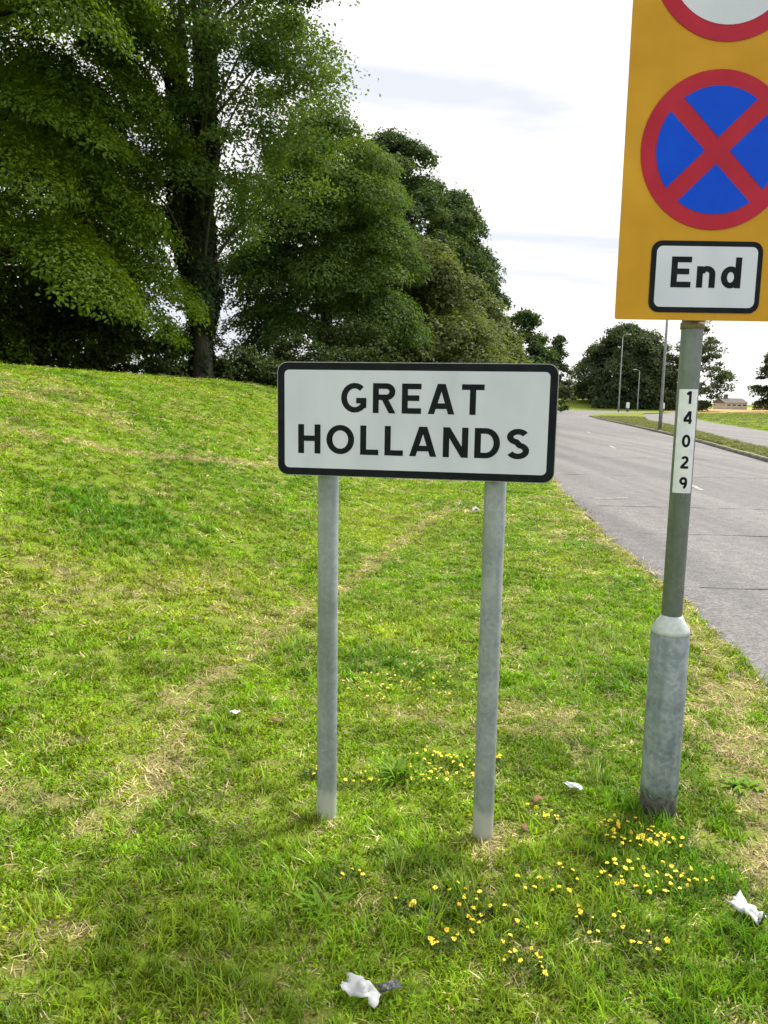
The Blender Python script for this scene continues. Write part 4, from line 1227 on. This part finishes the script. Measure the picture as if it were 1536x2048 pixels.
def flower_clump(label, x, y, rad, nf, seed, tall=0.042, nleaf=140):
    nf = int(nf * 1.8); rad = rad * 1.45
    rg = np.random.default_rng(seed)
    z0 = float(terrain(x, y))
    t = empty('flower_clump', (x, y, z0)); tag(t, label, 'flowers', G4)
    n_ = nleaf
    r_ = rad * 1.1 * np.sqrt(rg.uniform(0, 1, n_)); an = rg.uniform(0, 6.28, n_)
    P = np.stack([r_ * np.cos(an), r_ * np.sin(an) * 0.8, tall * rg.uniform(0.15, 0.75, n_)], -1)
    leaves_obj('foliage', P, rg.normal(0, 0.5, (n_, 3)) + np.array([0, 0, 1.0]), rg.uniform(0, 1, n_), 0.013, L_clover, t, rg, 0.7)
    bm = bmesh.new()
    hs = []
    for k in range(nf):
        rr = rad * math.sqrt(rg.uniform()); an_ = rg.uniform(0, 6.28)
        hx, hy, hz = rr * math.cos(an_), rr * math.sin(an_) * 0.8, tall * rg.uniform(0.6, 1.15)
        limb(bm, [(hx * 0.8, hy * 0.8, -0.005), (hx * 0.95, hy * 0.95, hz * 0.6), (hx, hy, hz)], [0.0012, 0.001, 0.001], 3)
        hs.append((hx, hy, hz))
    link_mesh('stems', bm_mesh('stems', bm), L_clover, t)['kind'] = 'stuff'
    for (hx, hy, hz) in hs:
        o = link_mesh('flower_head', fm[int(rg.integers(0, 20)) % 4 if rg.uniform() < 0.25 else int(rg.integers(0, 3))], None, t)
        o.location = (hx, hy, hz); sc_ = rg.uniform(0.5, 1.1); o.scale = (sc_, sc_, sc_)
        o.rotation_euler = (rg.normal(0, 0.35), rg.normal(0, 0.35), rg.uniform(0, 6.28))
for a_ in [
    ('largest yellow flower clump, left of the foot of the yellow sign post', 0.905, 2.60, 0.085, 24, 1),
    ('yellow flower clump nearest the fat post foot, with pale blooms', 1.02, 2.55, 0.045, 8, 2),
    ('long scatter of yellow flowers below the largest clump', 0.86, 2.32, 0.10, 17, 3),
    ('few yellow flowers at the right below the fat post', 1.03, 2.36, 0.07, 5, 4),
    ('yellow flowers by the cleft between largest clump and right sign post', 0.62, 2.72, 0.06, 6, 5),
    ('yellow flowers right of the right sign post foot', 0.545, 2.32, 0.08, 8, 6),
    ('three yellow flowers in front of the right sign post', 0.26, 2.22, 0.06, 5, 7),
    ('short row of yellow flowers midway down the lower right grass', 0.36, 2.10, 0.08, 8, 8),
    ('pair of yellow flowers below the left sign post', -0.11, 2.31, 0.045, 3, 9),
    ('lone yellow flowers left of centre in the lower grass', 0.09, 2.17, 0.03, 2, 10),
    ('two yellow flowers above the white litter', 0.185, 2.02, 0.035, 4, 11),
    ('yellow flowers at the bottom edge right of the litter', 0.42, 1.93, 0.05, 6, 12),
    ('yellow flowers low down between litter and right edge', 0.66, 2.10, 0.07, 5, 13),
    ('yellow-flowered mat between the two sign posts behind them', 0.10, 4.05, 0.24, 26, 14),
    ('dense yellow flowers behind the right sign post', 0.27, 3.08, 0.13, 24, 15),
    ('yellow flowers just right of the right sign post shaft', 0.47, 3.15, 0.05, 5, 16),
    ('single yellow flower beside the left sign post', -0.28, 3.0, 0.03, 2, 17),
    ('few yellow flowers beside the left post on its right', -0.06, 2.95, 0.06, 4, 18),
    ('yellow flowers at bottom right under the plastic scrap', 0.78, 2.02, 0.05, 4, 19),
]:
    flower_clump(*a_)

def weed(label, x, y, nl, ln, wd, seed, upright):
    rg = np.random.default_rng(seed)
    t = empty('weed', (x, y, float(terrain(x, y)))); tag(t, label, 'weed')
    for k in range(nl):
        vs, fs = [], []
        d = rg.uniform(0, 6.28); L_ = ln * rg.uniform(0.6, 1.2); th = upright * rg.uniform(0.6, 1.2); w_ = wd * rg.uniform(0.7, 1.2)
        px, py = -math.sin(d), math.cos(d)
        x_, y_, z_ = 0.03 * rg.normal(), 0.03 * rg.normal(), 0.0
        for s, f in enumerate((0.25, 0.8, 1.0, 0.75, 0.1)):
            vs += [(x_ + px * w_ * f / 2, y_ + py * w_ * f / 2, z_), (x_, y_, z_ - 0.12 * w_), (x_ - px * w_ * f / 2, y_ - py * w_ * f / 2, z_)]
            x_ += math.cos(d) * math.cos(th) * L_ / 4; y_ += math.sin(d) * math.cos(th) * L_ / 4; z_ = max(z_ + math.sin(th) * L_ / 4, 0.006); th -= 0.32
        for s in range(4):
            b_ = 3 * s
            fs += [(b_, b_ + 1, b_ + 4, b_ + 3), (b_ + 1, b_ + 2, b_ + 5, b_ + 4)]
        me = mesh_np('leaf', vs, fs, True)
        a = me.attributes.new('tint', 'FLOAT', 'POINT'); a.data.foreach_set('value', np.full(len(vs), rg.uniform(0.2, 1), np.float32))
        link_mesh('leaf', me, L_weed, t)
weed('bright green leafy weed left of the right sign post', 0.08, 3.03, 60, 0.12, 0.011, 1, 1.2)
weed('bright green rosette weed in dry grass near the road edge', 1.52, 3.05, 22, 0.085, 0.022, 2, 0.7)
weed('light green long-bladed tuft above the white litter', -0.17, 2.13, 26, 0.12, 0.010, 3, 1.15)

# ------------------------------------------------------------------ litter
M['paper'] = noise_mat('paper', (0.42, 0.44, 0.46), (0.66, 0.68, 0.69), 30, 0.6)
M['film'] = noise_mat('film', (0.25, 0.28, 0.29), (0.66, 0.68, 0.69), 36, 0.3, lo=0.4, hi=0.6)
M['dark_film'] = noise_mat('dark_film', (0.03, 0.035, 0.04), (0.10, 0.11, 0.12), 40, 0.4)
M['dead_leaf'] = noise_mat('dead_leaf', (0.10, 0.05, 0.02), (0.22, 0.12, 0.05), 50, 0.8)
def scrap(name, label, x, y, sx, sy, sz, rz, seed, mat, cat='litter', group='scraps of litter in the grass', n=9, lift=0.022):
    """a crumpled sheet: creased grid folded up and down"""
    rg = np.random.default_rng(seed)
    u, v = np.meshgrid(np.linspace(-1, 1, n), np.linspace(-1, 1, n))
    ridg = np.abs(fbm(u * 1.3 + seed, v * 1.3, seed, 2) - 0.5) * 2
    Z = sz * (1.3 * ridg + 0.9 * rg.uniform(0, 0.5, u.shape) + 0.35 * (1 - u * u))
    U = u * (0.8 + 0.3 * vnoise(v * 2 + 5, u, seed)) + rg.normal(0, 0.05, u.shape)
    W = v * (0.7 + 0.4 * vnoise(u * 2, v + 3, seed + 1)) + rg.normal(0, 0.05, u.shape)
    V_ = np.stack([U * sx / 2, W * sy / 2, Z], -1).reshape(-1, 3)
    idx = np.arange(n * n).reshape(n, n)
    F_ = np.stack([idx[:-1, :-1], idx[:-1, 1:], idx[1:, 1:], idx[1:, :-1]], -1).reshape(-1, 4)
    tri = np.concatenate([F_[:, [0, 1, 2]], F_[:, [0, 2, 3]]])
    o = link_mesh(name, mesh_np(name, V_, tri), mat)
    o.location = (x, y, float(terrain(x, y)) + lift); o.rotation_euler = (0.15, 0.1, rz)
    s_ = o.modifiers.new('sheet', 'SOLIDIFY'); s_.thickness = 0.0012
    tag(o, label, cat, group)
scrap('crumpled_paper', 'crumpled white paper at the bottom edge in the grass', -0.042, 1.81, 0.11, 0.055, 0.028, -0.5, 4, M['paper'])
scrap('dark_wrapper', 'dark grey scrap beside the crumpled white paper', 0.035, 1.83, 0.065, 0.03, 0.018, 0.4, 6, M['dark_film'])
scrap('plastic_wrapper', 'creased translucent plastic scrap at the right edge', 1.15, 2.19, 0.06, 0.12, 0.022, 0.5, 8, M['film'])
scrap('paper_scrap', 'small white folded paper scrap left of the fat post', 0.785, 2.93, 0.075, 0.035, 0.02, -0.5, 10, M['paper'])
scrap('paper_scrap', 'tiny white paper scrap left of the left sign post', -0.69, 3.45, 0.05, 0.035, 0.02, 0.3, 12, M['paper'])
scrap('paper_scrap', 'tiny far white scrap beside the right sign post shaft', 1.28, 10.7, 0.12, 0.07, 0.045, 0.3, 14, M['paper'])
for i, (lb_, x, y, rz) in enumerate((('brown dead leaf left of the left sign post', -0.50, 3.45, 0.1), ('dark brown dead leaf right of the right sign post foot', 0.53, 2.62, 1.5), ('brown dead leaf above the largest flower clump', 0.62, 2.83, 0.8))):
    scrap('dead_leaf', lb_, x, y, 0.065, 0.028, 0.012, rz, 30 + i, M['dead_leaf'], 'leaf', 'dead leaves in the grass', 6)
